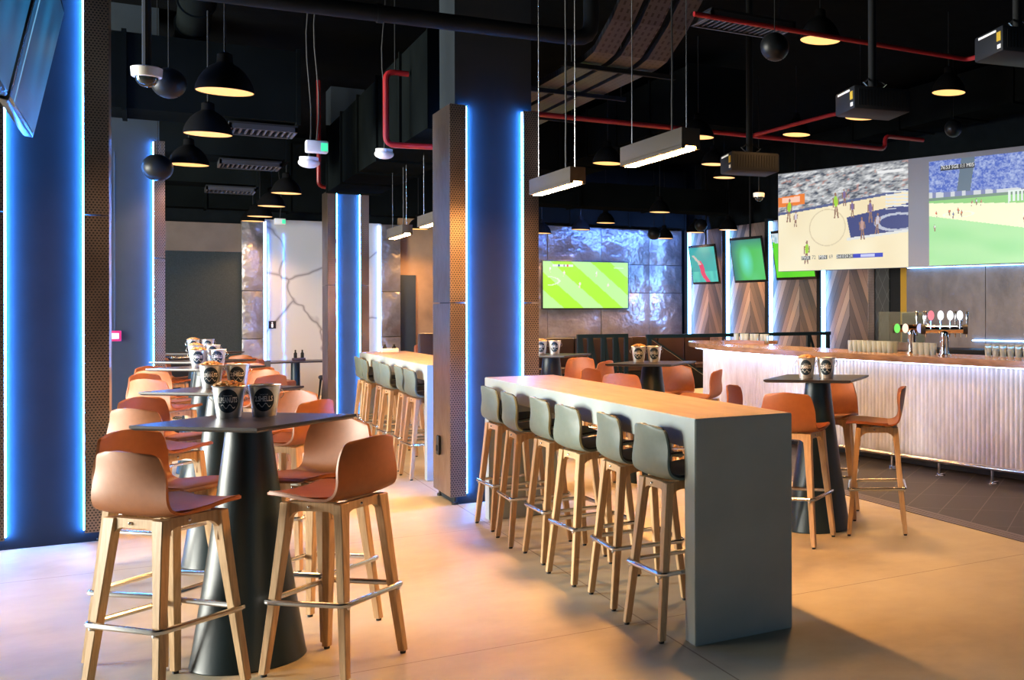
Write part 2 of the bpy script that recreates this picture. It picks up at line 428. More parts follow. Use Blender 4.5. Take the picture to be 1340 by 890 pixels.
# back wall
YB = 23.0
b = nb(); box(b, -9.2, 13.2, YB + 0.2, YB + 0.5, 0, 4.9); struct('wall_back', b, M['darkwall'])
b = nb(); box(b, -9.0, 1.49, YB + 0.05, YB + 0.2, 2.70, 3.22); struct('wall_back_plaster', b, M['taupe'])
b = nb(); box(b, -9.0, 1.47, YB + 0.08, YB + 0.2, 0, 2.70)
box(b, -9.0, 1.47, YB + 0.06, YB + 0.2, 0.62, 0.66); struct('wall_back_panel', b, M['darkpanel'])
b = nb(); box(b, 1.80, 3.82, YB + 0.05, YB + 0.2, 0, 3.32); struct('wall_back_marble', b, M['marble'])
for n, (x0, x1) in enumerate(((1.47, 1.81), (3.80, 4.14))):
    b = nb()
    for z0, z1 in ((0, 1.1), (1.11, 1.98), (1.99, 3.30)): box(b, x0, x1, YB - 0.10, YB + 0.2, z0, z1, 0.006)
    struct('wall_back_pilaster_%d' % (n + 1), b, M['sheet'])
b = nb(); box(b, 4.14, 6.5, YB + 0.05, YB + 0.2, 0, 3.45); struct('wall_back_brown', b, M['brownwall'])
b = nb(); box(b, 4.16, 4.44, YB - 0.0, YB + 0.06, 0, 2.32, 0.01); struct('door_1', b, M['bluepaint'])
b = nb()
xs = [6.5, 7.05, 8.22, 9.33, 10.12]
for i in range(4):
    for z0, z1 in ((0, 1.02), (1.03, 1.99), (2.0, 2.62), (2.63, 3.42)):
        box(b, xs[i] + 0.004, xs[i + 1] - 0.004, YB - 0.02 + 0.012 * ((i * 7 + int(z0 * 10)) % 3), YB + 0.2, z0, z1, 0.004)
struct('wall_back_steel', b, M['sheet'])
b = nb(); box(b, 6.5, 10.15, YB - 0.08, YB - 0.02, 0, 0.98); struct('baseboard_back', b, M['boothbrown'])
def led(name, x0, x1, y0, y1, z0, z1, m, parent=None, kind=True):
    bb = nb(); box(bb, x0, x1, y0, y1, z0, z1); o = obj(name, bb, M[m], parent, smooth=0)
    if kind and parent is None: o['kind'] = 'structure'
    return o
led('trim_led_marble_1', 1.82, 1.86, YB - 0.02, YB + 0.04, 0.1, 3.28, 'ledwhite')
led('trim_led_marble_2', 3.75, 3.79, YB - 0.02, YB + 0.04, 0.1, 3.28, 'ledwhite')
area('added_blue_wash', (8.5, 21.6, 3.55), (1.05, 0, 0.15), 3.4, 0.08, 95.0, (0.12, 0.28, 1.0))  # added blue light without a fixture, brightens the hammered steel wall
area('added_blue_wash_corner', (9.7, 21.9, 2.2), (PI / 2, 0, 0.2), 0.1, 2.0, 30.0, (0.16, 0.40, 1.0))  # second added light, strengthens the blue towards the wall's right corner
# right wall of chevron planks, dark fins between with LED strips on their near sides
XR = 10.2
b = nb(); box(b, XR + 0.1, XR + 0.3, 13.6, YB + 0.3, 0, 4.9); struct('wall_right_core', b, M['darkwall'])
pan = [(22.66, 21.05), (20.70, 19.05), (18.80, 16.90), (16.80, 15.37)]
for i, (ya, yb) in enumerate(pan):
    yc = (ya + yb) / 2 - 0.1
    b = nb(); box(b, XR, XR + 0.12, yb, ya, 0, 3.38); struct('wall_right_planks_%d' % (i + 1), b, herrmat(yc, ya - yb))
    b = nb(); box(b, XR - 0.12, XR + 0.1, ya, ya + 0.12, 0, 3.42); struct('wall_right_fin_%d' % (i + 1), b, M['black'])
    led('trim_led_fin_%d' % (i + 1), XR - 0.09, XR - 0.02, ya - 0.03, ya + 0.0, 0.1, 3.36, 'ledfin')
    b = nb(); box(b, XR - 0.02, XR + 0.1, yb - 0.012, yb, 0, 3.38); struct('trim_edge_%d' % (i + 1), b, M['steel'])
b = nb(); box(b, XR, XR + 0.12, 14.76, 15.33, 0, 3.3); struct('wall_right_tiles', b, M['diamond'])
b = nb(); box(b, XR - 0.02, XR + 0.05, 15.18, 15.36, 0, 3.3); struct('trim_perforated', b, M['perf'])
b = nb(); box(b, XR + 0.02, XR + 0.12, 14.40, 14.76, 0, 2.3); struct('door_2', b, M['black'])
b = nb(); box(b, XR - 0.02, XR + 0.1, 14.20, 14.40, 0, 2.4); struct('trim_amber_reveal', b, M['yelglow'])

# ================================================================ LED COLUMNS
def column(idx, x0, x1, y0, y1, pw, top, zseam, front_only=False):
    """slate blue core with a bronze sheet corner wrapped round each edge; LED strips behind the sheet edges"""
    b = nb(); box(b, x0 + 0.05, x1 - 0.05, y0 + 0.042, y1 - 0.042, 0, 4.9); struct('column_%d' % idx, b, M['bluepaint'])
    b = nb(); g = 0.004
    for z0, z1 in ((0.07, zseam - g), (zseam + g, top)):
        for cx0, cx1 in ((x0, x0 + pw), (x1 - pw, x1)):
            box(b, cx0, cx1, y0, y0 + 0.02, z0, z1)
            box(b, cx0, cx1, y1 - 0.02, y1, z0, z1)
    struct('column_%d_perforated_panel' % idx, b, M['perf'])
    b = nb()
    for z0, z1 in ((0.07, zseam - g), (zseam + g, top)):
        for sx in (x0, x1 - 0.02):
            box(b, sx, sx + 0.02, y0 + 0.0205, y1 - 0.0205, z0, z1)
    struct('column_%d_side_sheet' % idx, b, M['bronze'])
    b = nb()
    for fx in (x0 + 0.05, x1 - 0.05):
        for fy in (y0 + 0.05, y1 - 0.05): lathe(b, [(0.03, 0), (0.03, 0.02), (0.015, 0.025), (0.015, 0.075)], 12, (fx, fy))
    struct('column_%d_feet' % idx, b, M['rubber'])
    b = nb()
    for s, cx in ((1, x0 + pw), (-1, x1 - pw)):
        box(b, min(cx, cx + s * 0.009), max(cx, cx + s * 0.009), y0 + 0.014, y0 + 0.031, 0.09, top - 0.01)
        if not front_only: box(b, min(cx, cx + s * 0.009), max(cx, cx + s * 0.009), y1 - 0.031, y1 - 0.014, 0.09, top - 0.01)
    o = obj('trim_led_column_%d' % idx, b, M['led'], smooth=0); o['kind'] = 'structure'
column(1, -0.925, -0.202, 9.5, 10.2, 0.143, 4.6, 2.32)
column(2, -0.62, 0.19, 14.0, 14.7, 0.10, 3.46, 2.2)
column(3, 2.10, 2.835, 9.5, 10.15, 0.13, 3.37, 1.70)
column(4, 2.19, 2.734, 17.5, 18.1, 0.115, 3.37, 2.0)
# conduit and fire call point on column 2, socket on column 3
o = thing('fire_call_point', 'small red fire alarm call point on dark blue column, pipe above it', 'call point', (-0.25, 14.02, 1.37))
b = nb(); box(b, -0.055, 0.055, -0.005, 0.05, -0.055, 0.055, 0.006); obj('backbox', b, M['callred'], o)
b = nb(); box(b, -0.035, 0.035, -0.012, -0.004, -0.03, 0.03, 0.002); obj('face_plate', b, M['white'], o)
b = nb(); rod(b, (0, 0.03, 0.05), (0, 0.03, 1.95), 0.012); obj('conduit', b, M['bluepaint'], o)
o = thing('wall_socket', 'small black socket on bronze side of central column', 'socket', (2.10, 9.9, 0.47))
b = nb(); box(b, -0.022, 0.0, -0.045, 0.045, -0.085, 0.085, 0.01); obj('cover', b, M['rubber'], o)
b = nb(); box(b, -0.026, -0.02, -0.025, 0.025, -0.05, 0.0, 0.003); obj('socket_flap', b, M['pipe'], o)
o = thing('exit_sign_plate', 'small black square sign on white marble wall', 'sign', (1.96, YB + 0.05, 1.36))
b = nb(); box(b, -0.06, 0.06, -0.012, 0.0, -0.07, 0.07, 0.003); obj('plate', b, M['black'], o)
b = nb(); lathe(b, [(0.012, 0), (0.012, 0.003)], 12); bmesh.ops.rotate(b, verts=b.verts, cent=(0, 0, 0), matrix=Matrix.Rotation(PI / 2, 3, 'X'))
bmesh.ops.translate(b, verts=b.verts, vec=(0, -0.012, 0.035)); box(b, -0.014, 0.014, -0.016, -0.012, -0.05, 0.015); obj('symbol', b, M['white'], o)

# ================================================================ STOOLS
PROF = [(.220, .788, .135), (.214, .797, .168), (.182, .803, .190), (.10, .799, .207), (.02, .790, .215), (-.06, .783, .219),
        (-.118, .784, .217), (-.160, .808, .213), (-.184, .860, .208), (-.198, .925, .203), (-.209, .990, .188), (-.216, 1.035, .176), (-.219, 1.056, .164), (-.221, 1.067, .140)]
def shell_bm(thick, i0=0, i1=None, shrink=1.0, off=0.0, nx=14, per=3):
    rows = crom(PROF, per); n = len(rows)
    rows = rows[i0:(i1 if i1 is not None else n)]
    bm = nb(); grid = []
    for ri, (y, z, hw) in enumerate(rows):
        k = (z - 0.785) / 0.22 if y < 0 else 0.0; k = max(0, min(1, k)); k = k * k * (3 - 2 * k); k2 = max(0, min(1, (z - 0.80) / 0.06)) if y < 0 else 0.0
        endf = 1.0
        if shrink < 1:   # padded pieces stop a little short at both ends
            e = min(ri, len(rows) - 1 - ri); endf = [0.86, 0.95, 0.985, 1.0][min(e, 3)]
        row = []
        for c in range(nx + 1):
            u = -1 + 2 * c / nx
            yy = y + k * 0.042 * u * u + off * k2
            zz = z + (1 - k) * 0.012 * abs(u) ** 3 + off * (1 - k2) + (k > 0.9) * (-0.012 * u * u * max(0, (z - 1.0) / 0.064))
            row.append(bm.verts.new((hw * shrink * endf * u, yy, zz)))
        grid.append(row)
    for a, b2 in zip(grid, grid[1:]):
        for c in range(nx): bm.faces.new((a[c], a[c + 1], b2[c + 1], b2[c]))
    bmesh.ops.recalc_face_normals(bm, faces=bm.faces)
    bmesh.ops.solidify(bm, geom=bm.faces[:], thickness=thick)
    return bm
LT, LB = 0.134, 0.204      # half spacing of the legs at the top and on the floor
def leg_bm(sx, sy):
    bm = nb()
    secs = [(0.012, LB, 0.0165, 0.0165), (0.40, LB - (LB - LT) * 0.40 / 0.77, 0.021, 0.019), (0.66, LB - (LB - LT) * 0.66 / 0.77, 0.026, 0.020), (0.777, LT, 0.031, 0.020)]
    prev = None
    for z, r, hx, hy in secs:
        ring = [bm.verts.new((sx * r + a * hx, sy * r + c * hy, z)) for a, c in ((-1, -1), (1, -1), (1, 1), (-1, 1))]
        if prev:
            for i in range(4):
                j = (i + 1) % 4; bm.faces.new((prev[i], prev[j], ring[j], ring[i]))
        else: bm.faces.new(ring[::-1])
        prev = ring
    bm.faces.new(prev)
    bmesh.ops.bevel(bm, geom=bm.edges[:], offset=0.003, segments=1, affect='EDGES')
    return bm
def arches_bm():
    bm = nb()
    a = LT
    prof = []
    for k in range(25):
        t = -1 + 2 * k / 24
        d = max(0.0, (abs(t) - 0.45) / 0.55)
        prof.append((t * (a + 0.004), 0.738 - 0.095 * (1 - math.sqrt(max(0, 1 - d * d)))))
    for q in range(4):
        R = Matrix.Rotation(q * PI / 2, 3, 'Z')
        lo, hi = [], []
        for (u, zb) in prof:
            for lst, zz in ((lo, zb), (hi, 0.777)):
                lst.append([bm.verts.new(R @ Vector((u, a + s * 0.0125, zz))) for s in (-1, 1)])
        for i in range(len(prof) - 1):
            bm.faces.new((lo[i][0], lo[i + 1][0], hi[i + 1][0], hi[i][0])); bm.faces.new((lo[i][1], hi[i][1], hi[i + 1][1], lo[i + 1][1]))
            bm.faces.new((lo[i][0], lo[i][1], lo[i + 1][1], lo[i + 1][0])); bm.faces.new((hi[i][0], hi[i + 1][0], hi[i + 1][1], hi[i][1]))
        bm.faces.new((lo[0][0], hi[0][0], hi[0][1], lo[0][1])); bm.faces.new((lo[-1][0], lo[-1][1], hi[-1][1], hi[-1][0]))
    return bm
def ring_bm():
    bm = nb(); h = LB - (LB - LT) * 0.335 / 0.77 + 0.030; r = 0.028; pts = []
    for q in range(4):
        cx = (h - r) * (1, -1, -1, 1)[q]; cy = (h - r) * (1, 1, -1, -1)[q]
        for k in range(5):
            t = q * PI / 2 + k * PI / 8
            pts.append((cx + r * math.cos(t), cy + r * math.sin(t), 0.335))
    tube(bm, pts, 0.0130, 10, closed=True)
    return bm
def bolts_bm():
    bm = nb(); h = LB - (LB - LT) * 0.318 / 0.77
    for sx in (-1, 1):
        for sy in (-1, 1):
            box(bm, sx * h - 0.008, sx * h + 0.008, min(sy * h, sy * (h + 0.03)), max(sy * h, sy * (h + 0.03)), 0.310, 0.326, 0.003)
    return bm
def bracket_bm():
    bm = nb(); box(bm, -0.13, 0.13, -0.03, 0.03, 0.766, 0.784); box(bm, -0.03, 0.03, -0.06, 0.15, 0.766, 0.790)
    for q in range(4):
        R = Matrix.Rotation(q * PI / 2, 3, 'Z'); c = R @ Vector((0.02, LT + 0.014, 0.757))
        sphere(bm, c, 0.008, 8, 6)
    return bm
def make_stool(name, label, group, dark):
    t = thing(name, label, 'stool', group=group)
    shellm, padm = (M['green'], M['blackpad']) if dark else (M['orange'], M['cushion'])
    obj('shell', shell_bm(0.012), shellm, t, smooth=60)
    if dark: obj('upholstery', shell_bm(0.012, 1, None, 0.95, 0.012), padm, t, smooth=60)
    else: obj('seat_cushion', shell_bm(0.018, 1, 17, 0.95, 0.016), padm, t, smooth=60)
    obj('seat_frame', arches_bm(), M['oak'], t)
    obj('seat_bracket', bracket_bm(), M['chrome'], t)
    obj('footrest', ring_bm(), M['steel'], t); obj('bolts', bolts_bm(), M['steel'], t)
    for sx in (-1, 1):
        for sy in (-1, 1):
            l = obj('leg', leg_bm(sx, sy), M['oak'], t)
            g = nb(); lathe(g, [(0.013, 0.0), (0.013, 0.013)], 10, (sx * LB, sy * LB)); obj('glide', g, M['rubber'], l)
    return t

# ================================================================ TABLES
def make_table(name, label, group):
    t = thing(name, label, 'table', group=group)
    b = nb(); h = 0.325
    box(b, -h, h, -h, h, 1.118, 1.130)
    obj('table_top', b, M['top'], t, smooth=0).rotation_euler = (0, 0, PI / 4)
    b = nb()
    vs = []
    for z, e in ((1.108, h - 0.014), (1.118, h)):
        vs.append([b.verts.new(p) for p in ((-e, -e, z), (e, -e, z), (e, e, z), (-e, e, z))])
    b.faces.new(vs[0][::-1])
    for i in range(4):
        j = (i + 1) % 4; b.faces.new((vs[0][i], vs[0][j], vs[1][j], vs[1][i]))
    b.faces.new(vs[1])
    obj('table_edge', b, M['topedge'], t, smooth=0).rotation_euler = (0, 0, PI / 4)
    b = nb(); lathe(b, [(0.236, 0.0), (0.240, 0.006), (0.236, 0.02), (0.178, 0.42), (0.128, 0.80), (0.101, 1.02), (0.092, 1.106)], 48)
    obj('cone_base', b, M['cone'], t)
    return t

# ================================================================ BUCKETS
def wrap(me, zc, R0, R1, hgt, off):   # bend a flat x/y mesh round the tapered bucket, facing -Y
    for v in me.vertices:
        x, z = v.co.x, v.co.y + zc
        r = R0 + (R1 - R0) * z / hgt + off + v.co.z
        a = x / r - PI / 2
        v.co = (r * math.cos(a), r * math.sin(a), z)
def make_bucket(label, kind, number, word):
    t = thing('snack_bucket', label, 'bucket', group=None)
    R0, R1, H_ = 0.050, 0.068, 0.150
    b = nb(); lathe(b, [(R0 - 0.006, 0.004), (R0, 0.0), (R0 + 0.001, 0.004), (R1, H_ - 0.004), (R1 + 0.004, H_), (R1 + 0.002, H_ + 0.003), (R1 - 0.003, H_), (R1 - 0.004, H_ - 0.01), (R0 - 0.002, 0.008)], 32)
    obj('pail', b, M['galv'], t)
    b = nb(); rings = []
    for ring in range(0, 9):
        q = ring / 8
        rings.append([b.verts.new((0.046 * q * math.cos(k * PI / 20), 0.057 * q * math.sin(k * PI / 20), 0)) for k in range(40)] if ring else [b.verts.new((0, 0, 0))])
    for k in range(40): b.faces.new((rings[0][0], rings[1][k], rings[1][(k + 1) % 40]))
    for A, B in zip(rings[1:], rings[2:]):
        for k in range(40): b.faces.new((A[k], A[(k + 1) % 40], B[(k + 1) % 40], B[k]))
    me = finish('label_sticker', b, M['label']); wrap(me, 0.082, R0, R1, H_, 0.0012); lab = link('label_sticker', me, t)
    lines = [(number + '.' + word, 0.0255 if len(word) < 7 else 0.0235, 0.087), ('THROW YOUR' if number == '2' else 'GRAB SOME', 0.0085, 0.107), ('~ sweet bar ~', 0.009, 0.123)]
    for body, sz, zc in lines[:2]:
        me = text_mesh('lettering', body, 0.03, M['white'], 0.0002, bold=0.0008 if zc < 0.1 else 0.0)
        xs_ = [v.co.x for v in me.vertices]; ys_ = [v.co.y for v in me.vertices]; wx = (0.080 if zc < 0.1 else 0.036); wy = (0.027 if zc < 0.1 else 0.006)
        for v in me.vertices: v.co.x = (v.co.x - (min(xs_) + max(xs_)) / 2) * wx / (max(xs_) - min(xs_)); v.co.y = (v.co.y - (min(ys_) + max(ys_)) / 2) * wy / (max(ys_) - min(ys_))
        wrap(me, zc, R0, R1, H_, 0.0024); link('lettering', me, lab)
    b = nb()
    for k, (zz, ww) in enumerate(((0.056, 0.030),)):   # drawn flourish under the words
        prev = None
        for i in range(29):
            u = -1 + 2 * i / 28; yv = zz - 0.082 + 0.009 * math.sin(u * 6 + k * 2)
            cur = (b.verts.new((u * ww, yv - 0.0020, 0)), b.verts.new((u * ww, yv + 0.0020, 0)))
            if prev: b.faces.new((prev[0], cur[0], cur[1], prev[1]))
            prev = cur
    me = finish('flourish', b, M['white']); wrap(me, 0.082, R0, R1, H_, 0.0024); link('flourish', me, lab)
    b = nb(); pts = [(0.072 * math.cos(a), -0.02 + 0.004 * math.sin(a), 0.138 - 0.060 * math.sin(a)) for a in [PI * k / 16 for k in range(17)]]
    pts = [((R1 + 0.006) * math.cos(a), 0.02 + 0.066 * math.sin(a), 0.135 - 0.055 * math.sin(a)) for a in [PI * k / 16 for k in range(17)]]
    tube(b, pts, 0.0016, 6); obj('bail_handle', b, M['steel'], t)
    for s in (-1, 1):
        b = nb(); pp = [(s * (R1 - 0.002), 0.01, 0.13), (s * (R1 + 0.012), 0.005, 0.118), (s * (R1 + 0.013), -0.002, 0.098), (s * (R1 - 0.001), -0.006, 0.082)]
        tube(b, crom(pp, 4), 0.0016, 6); obj('side_loop', b, M['steel'], t)
    b = nb()
    if kind == 'peanuts':
        rnd = random.Random(7)
        for i in range(46):
            a = rnd.uniform(0, 2 * PI); rr = 0.056 * math.sqrt(rnd.random()); z = 0.147 + 0.022 * (1 - (rr / 0.06) ** 2) + rnd.uniform(-0.003, 0.003)
            bmesh.ops.create_uvsphere(b, u_segments=8, v_segments=6, radius=0.0085, matrix=Matrix.Translation((rr * math.cos(a), rr * math.sin(a), z)) @ Matrix.Rotation(rnd.uniform(0, PI), 4, 'Z') @ Matrix.Rotation(rnd.uniform(-0.5, 0.5), 4, 'X') @ Matrix.Diagonal((1.9, 1, 1, 1)))
        lathe(b, [(0.062, 0.132), (0.045, 0.146), (0.01, 0.155)], 20)
        p = obj('peanuts', b, M['peanut'], t, smooth=60); p['kind'] = 'stuff'; p['label'] = 'heap of tan peanuts'
    else:
        lathe(b, [(0.058, 0.06), (0.0, 0.061)], 20, cap1=False); obj('inside_base', b, M['galv'], t)
    return t

# ---- place tables, their stools and buckets
TABLES = [
 ('T1', 0.404, 5.90, 'nearest', 'black square high table with cone base nearest to the camera, in the left aisle'),
 ('T2', 0.430, 8.27, 'second', 'black square high table second in the left aisle, just behind the nearest'),
 ('T3', 0.47, 11.50, 'third', 'black square high table third in the left aisle'),
 ('T4', 0.50, 13.00, 'fourth', 'black square high table fourth in the left aisle, beside the blue pillar'),
 ('T5', 0.56, 15.50, 'last', 'black square high table farthest down the left aisle'),
 ('T8', 4.15, 6.95, 'bar', 'black square high table in front of the white bar front, right of the cement counter'),
 ('T6', 4.00, 9.80, 'middle', 'black square high table behind the near cement counter, reflecting green television light'),
 ('T7', 3.78, 12.20, 'screen', 'black square high table under the wall television, beside the central column'),
]
WHERE = {'T1': 'nearest left-aisle table', 'T2': 'second left-aisle table', 'T3': 'third left-aisle table', 'T4': 'fourth left-aisle table',
         'T5': 'farthest left-aisle table', 'T8': 'table by the white bar front', 'T6': 'table behind the near counter', 'T7': 'table below wall television'}
SIDE = {(-1, -1): 'near side, shell back toward camera', (1, -1): 'right side, seat pointing left',
        (-1, 1): 'left side, seat pointing right', (1, 1): 'far side, inside of backrest showing'}
first_t = first_s = pb = sb = None
JIT = {('T8', 1, -1): (-0.02, 0.01, 0.2), ('T8', -1, -1): (-0.03, 0.02, -0.1), ('T8', 1, 1): (-0.02, 0.0, 0.15)}
for key, x, y, nm, lab in TABLES:
    if first_t is None: first_t = make_table('high_table', lab, 'square black high tables'); first_t.location = (x, y, 0)
    else: dup(first_t, (x, y, 0), 0, lab)
    for (sx, sy) in ((-1, -1), (1, -1), (-1, 1), (1, 1)):
        d = 0.335
        jx, jy, jr = JIT.get((key, sx, sy), (random.uniform(-.02, .02), random.uniform(-.02, .02), random.uniform(-.08, .08)))
        if key == 'T1': jx, jy, jr = {(-1, -1): (0.012, 0.012, -0.12), (1, -1): (-0.012, 0.012, 0.0), (-1, 1): (0.0, 0.0, 0.0), (1, 1): (-0.01, 0.0, 0.0)}[(sx, sy)]
        px, py = x + sx * d + jx, y + sy * d + jy
        rz = math.atan2(-sy, -sx) - PI / 2 + jr
        l = 'tan bar stool at %s, %s' % (WHERE[key], SIDE[(sx, sy)])
        if first_s is None: first_s = make_stool('bar_stool', l, 'tan stools round the high tables', False); first_s.location = (px, py, 0); first_s.rotation_euler = (0, 0, rz)
        else: dup(first_s, (px, py, 0), rz, l)
    dx, dy = math.cos(-0.6107), math.sin(-0.6107)      # buckets stand side by side, labels to the front
    off = {'T1': (0.005, 0.175), 'T8': (-0.06, -0.08)}.get(key, (0.01, 0.16))
    bx, by = x + off[0], y + off[1]
    rb = -math.atan2(x, y)
    l1 = 'tin bucket heaped with peanuts, labelled 1.PEANUTS, on %s' % WHERE[key]
    l2 = 'tin bucket for empty shells, labelled 2.SHELLS, on %s' % WHERE[key]
    dxx, dyy = math.cos(rb), math.sin(rb)
    p1 = (bx - 0.074 * dxx, by - 0.074 * dyy, 1.130); p2 = (bx + 0.074 * dxx, by + 0.074 * dyy, 1.130)
    face = rb - 0.06
    if pb is None:
        pb = make_bucket(l1, 'peanuts', '1', 'PEANUTS'); pb.location = p1; pb.rotation_euler = (0, 0, face); pb['group'] = 'snack buckets on the high tables'
        sb = make_bucket(l2, 'shells', '2', 'SHELLS'); sb.location = p2; sb.rotation_euler = (0, 0, face); sb['group'] = 'snack buckets on the high tables'
    else:
        dup(pb, p1, face, l1); dup(sb, p2, face, l2)

# ================================================================ CEMENT COUNTERS and their stools
def counter(lab, x0, y0):
    W_, L_, H_ = 0.54, 3.94, 1.11
    b = nb()
    prof = [(0, 0), (0.12, 0), (0.12, 0.965), (L_ - 0.12, 0.965), (L_ - 0.12, 0), (L_, 0), (L_, H_), (0, H_)]
    for s in (0, 1):
        pass
    A = [b.verts.new((0, y, z)) for y, z in prof]; B = [b.verts.new((W_, y, z)) for y, z in prof]
    b.faces.new(A); b.faces.new(B[::-1])
    for i in range(8):
        j = (i + 1) % 8; b.faces.new((A[i], B[i], B[j], A[j]))
    bmesh.ops.bevel(b, geom=b.edges[:], offset=0.004, segments=2, affect='EDGES'); bmesh.ops.recalc_face_normals(b, faces=b.faces); b.normal_update()
    for f in b.faces:
        if f.normal.z > 0.9 and f.calc_center_median().z > H_ - 0.002: f.material_index = 1
    o = obj('high_counter', b, [M['cement'], M['cement_lamptint']], None, (x0, y0, 0)); tag(o, lab, 'counter')
    return o
counter('long grey cement waterfall counter in the middle, six stools along its near side', 2.20, 4.85)
counter('grey cement waterfall counter farther back, ending behind the central column', 2.22, 10.99)
ordn = ['first', 'second', 'third', 'fourth', 'fifth', 'sixth']
YS = [5.21, 5.88, 6.53, 7.17, 7.77, 8.43]
dk = None
for ci, (cx, y0, nm) in enumerate(((2.29, 0.0, 'near cement counter'), (2.31, 6.14, 'far cement counter'))):
    for i, yy in enumerate(YS):
        l = 'grey-green shell bar stool with oak legs, %s from the front along %s' % (ordn[i], nm)
        loc = (cx + (0.02 if i % 2 else -0.01), yy + y0, 0); rz = -PI / 2 + (0.05, -0.04, 0.06, 0.0, -0.05, 0.03)[i]
        if dk is None: dk = make_stool('counter_stool', l, 'grey-green stools along the counters', True); dk.location = loc; dk.rotation_euler = (0, 0, rz)
        else: dup(dk, loc, rz, l)

# ================================================================ BAR
FRONT = [(8.3, 2.6), (7.46, 4.9), (7.00, 6.4), (6.72, 7.52), (6.51, 8.8), (6.40, 9.76), (6.28, 11.0), (6.28, 12.6), (6.44, 14.0), (6.70, 15.0)]
fr = crom(FRONT, 12)
def offset(pts, d):
    out = []
    for i, p in enumerate(pts):
        a = pts[max(i - 1, 0)]; c = pts[min(i + 1, len(pts) - 1)]
        tx, ty = c[0] - a[0], c[1] - a[1]; l = math.hypot(tx, ty)
        out.append((p[0] + ty / l * d, p[1] - tx / l * d))     # +d = behind the bar (+x side)
    return out
bar = thing('bar_counter', 'curved bar with walnut top, ribbed white front and steel foot rail', 'bar')
back = offset(fr, 0.72)
tip = crom([fr[-1], (6.88, 15.32), (7.12, 15.42), (7.34, 15.22), back[-1]], 5)
b = nb(); prism(b, fr + tip[1:-1] + back[::-1], 1.082, 1.150)
bmesh.ops.bevel(b, geom=[e for e in b.edges if abs(e.verts[0].co.z - e.verts[1].co.z) < 1e-6], offset=0.006, segments=2, affect='EDGES')
obj('bar_top', b, M['barwood'], bar)
pf = [p for p in offset(fr, 0.10) if p[1] < 14.2]
# ribbed front: resample evenly, then ripple
cum = [0.0]
for a, c in zip(pf, pf[1:]): cum.append(cum[-1] + math.hypot(c[0] - a[0], c[1] - a[1]))
tot = cum[-1]; pitch = 0.060; step = pitch / 6; pts = []; j = 0
nst = int(tot / step)
for i in range(nst + 1):
    s_ = min(i * step, tot - 1e-6)
    while cum[j + 1] < s_: j += 1
    f = (s_ - cum[j]) / (cum[j + 1] - cum[j]); a, c = pf[j], pf[j + 1]
    tx, ty = c[0] - a[0], c[1] - a[1]; l = math.hypot(tx, ty)
    rp = 0.020 * abs(math.sin(PI * s_ / pitch)) ** 0.8
    pts.append((a[0] + tx * f - ty / l * rp, a[1] + ty * f + tx / l * rp))
b = nb(); lo = [b.verts.new((x, y, 0.10)) for x, y in pts]; hi = [b.verts.new((x, y, 1.081)) for x, y in pts]
for i in range(len(pts) - 1): b.faces.new((lo[i], lo[i + 1], hi[i + 1], hi[i]))
e0, e1 = pts[-1], (pts[-1][0] + 0.55, pts[-1][1] + 0.16)
q = [b.verts.new((e0[0], e0[1], 0.10)), b.verts.new((e1[0], e1[1], 0.10)), b.verts.new((e1[0], e1[1], 1.081)), b.verts.new((e0[0], e0[1], 1.081))]
b.faces.new(q)
def ribmat():
    m = bpy.data.materials.new('pale_ribbed_metal'); nt, p = nodes(m)
    g = N(nt, 'ShaderNodeNewGeometry').outputs['Position']
    n1 = noise(nt, 9, 4, scaled(nt, g, (1, 1, 0.35)), 0.7)
    L(nt, ramp(nt, n1, [(0.3, (0.48, 0.51, 0.60)), (0.7, (0.70, 0.74, 0.85))]), p.inputs['Base Color'])
    p.inputs['Roughness'].default_value = 0.5; p.inputs['Metallic'].default_value = 0.15
    return m
obj('ribbed_front', b, ribmat(), bar, smooth=60)
kick = offset(pf, 0.08); kb = offset(pf, 0.55)
b = nb(); prism(b, kick + kb[::-1], 0.004, 0.10); obj('kick_plinth', b, M['black'], bar)
bi = offset(pf, 0.60); b = nb(); prism(b, bi + offset(pf, 0.62)[::-1], 0.10, 1.08); obj('back_board', b, M['black'], bar)
lf = offset(fr, 0.012); lb = offset(fr, 0.026)
lf = [p for p in lf if p[1] < 14.4]; lb = lb[:len(lf)]
b = nb(); prism(b, lf + lb[::-1], 1.074, 1.0815); obj('led_strip', b, M['ledbar'], bar, smooth=0)
rail = [p for p in offset(fr, -0.20) if 3.0 < p[1] < 14.0]
b = nb(); tube(b, [(x, y, 0.150) for x, y in rail], 0.022, 12); fr_o = obj('foot_rail', b, M['steel'], bar)
acc = 0.0
for a, c in zip(rail, rail[1:]):
    acc += math.hypot(c[0] - a[0], c[1] - a[1])
    if acc > 0.60:
        acc = 0.0
        b = nb(); lathe(b, [(0.045, 0.004), (0.045, 0.012), (0.018, 0.016), (0.016, 0.145)], 14, (c[0], c[1]))
        box(b, c[0] - 0.02, c[0] + 0.06, c[1] - 0.02, c[1] + 0.02, 0.004, 0.03, 0.004)
        obj('rail_post', b, M['chrome'], fr_o)

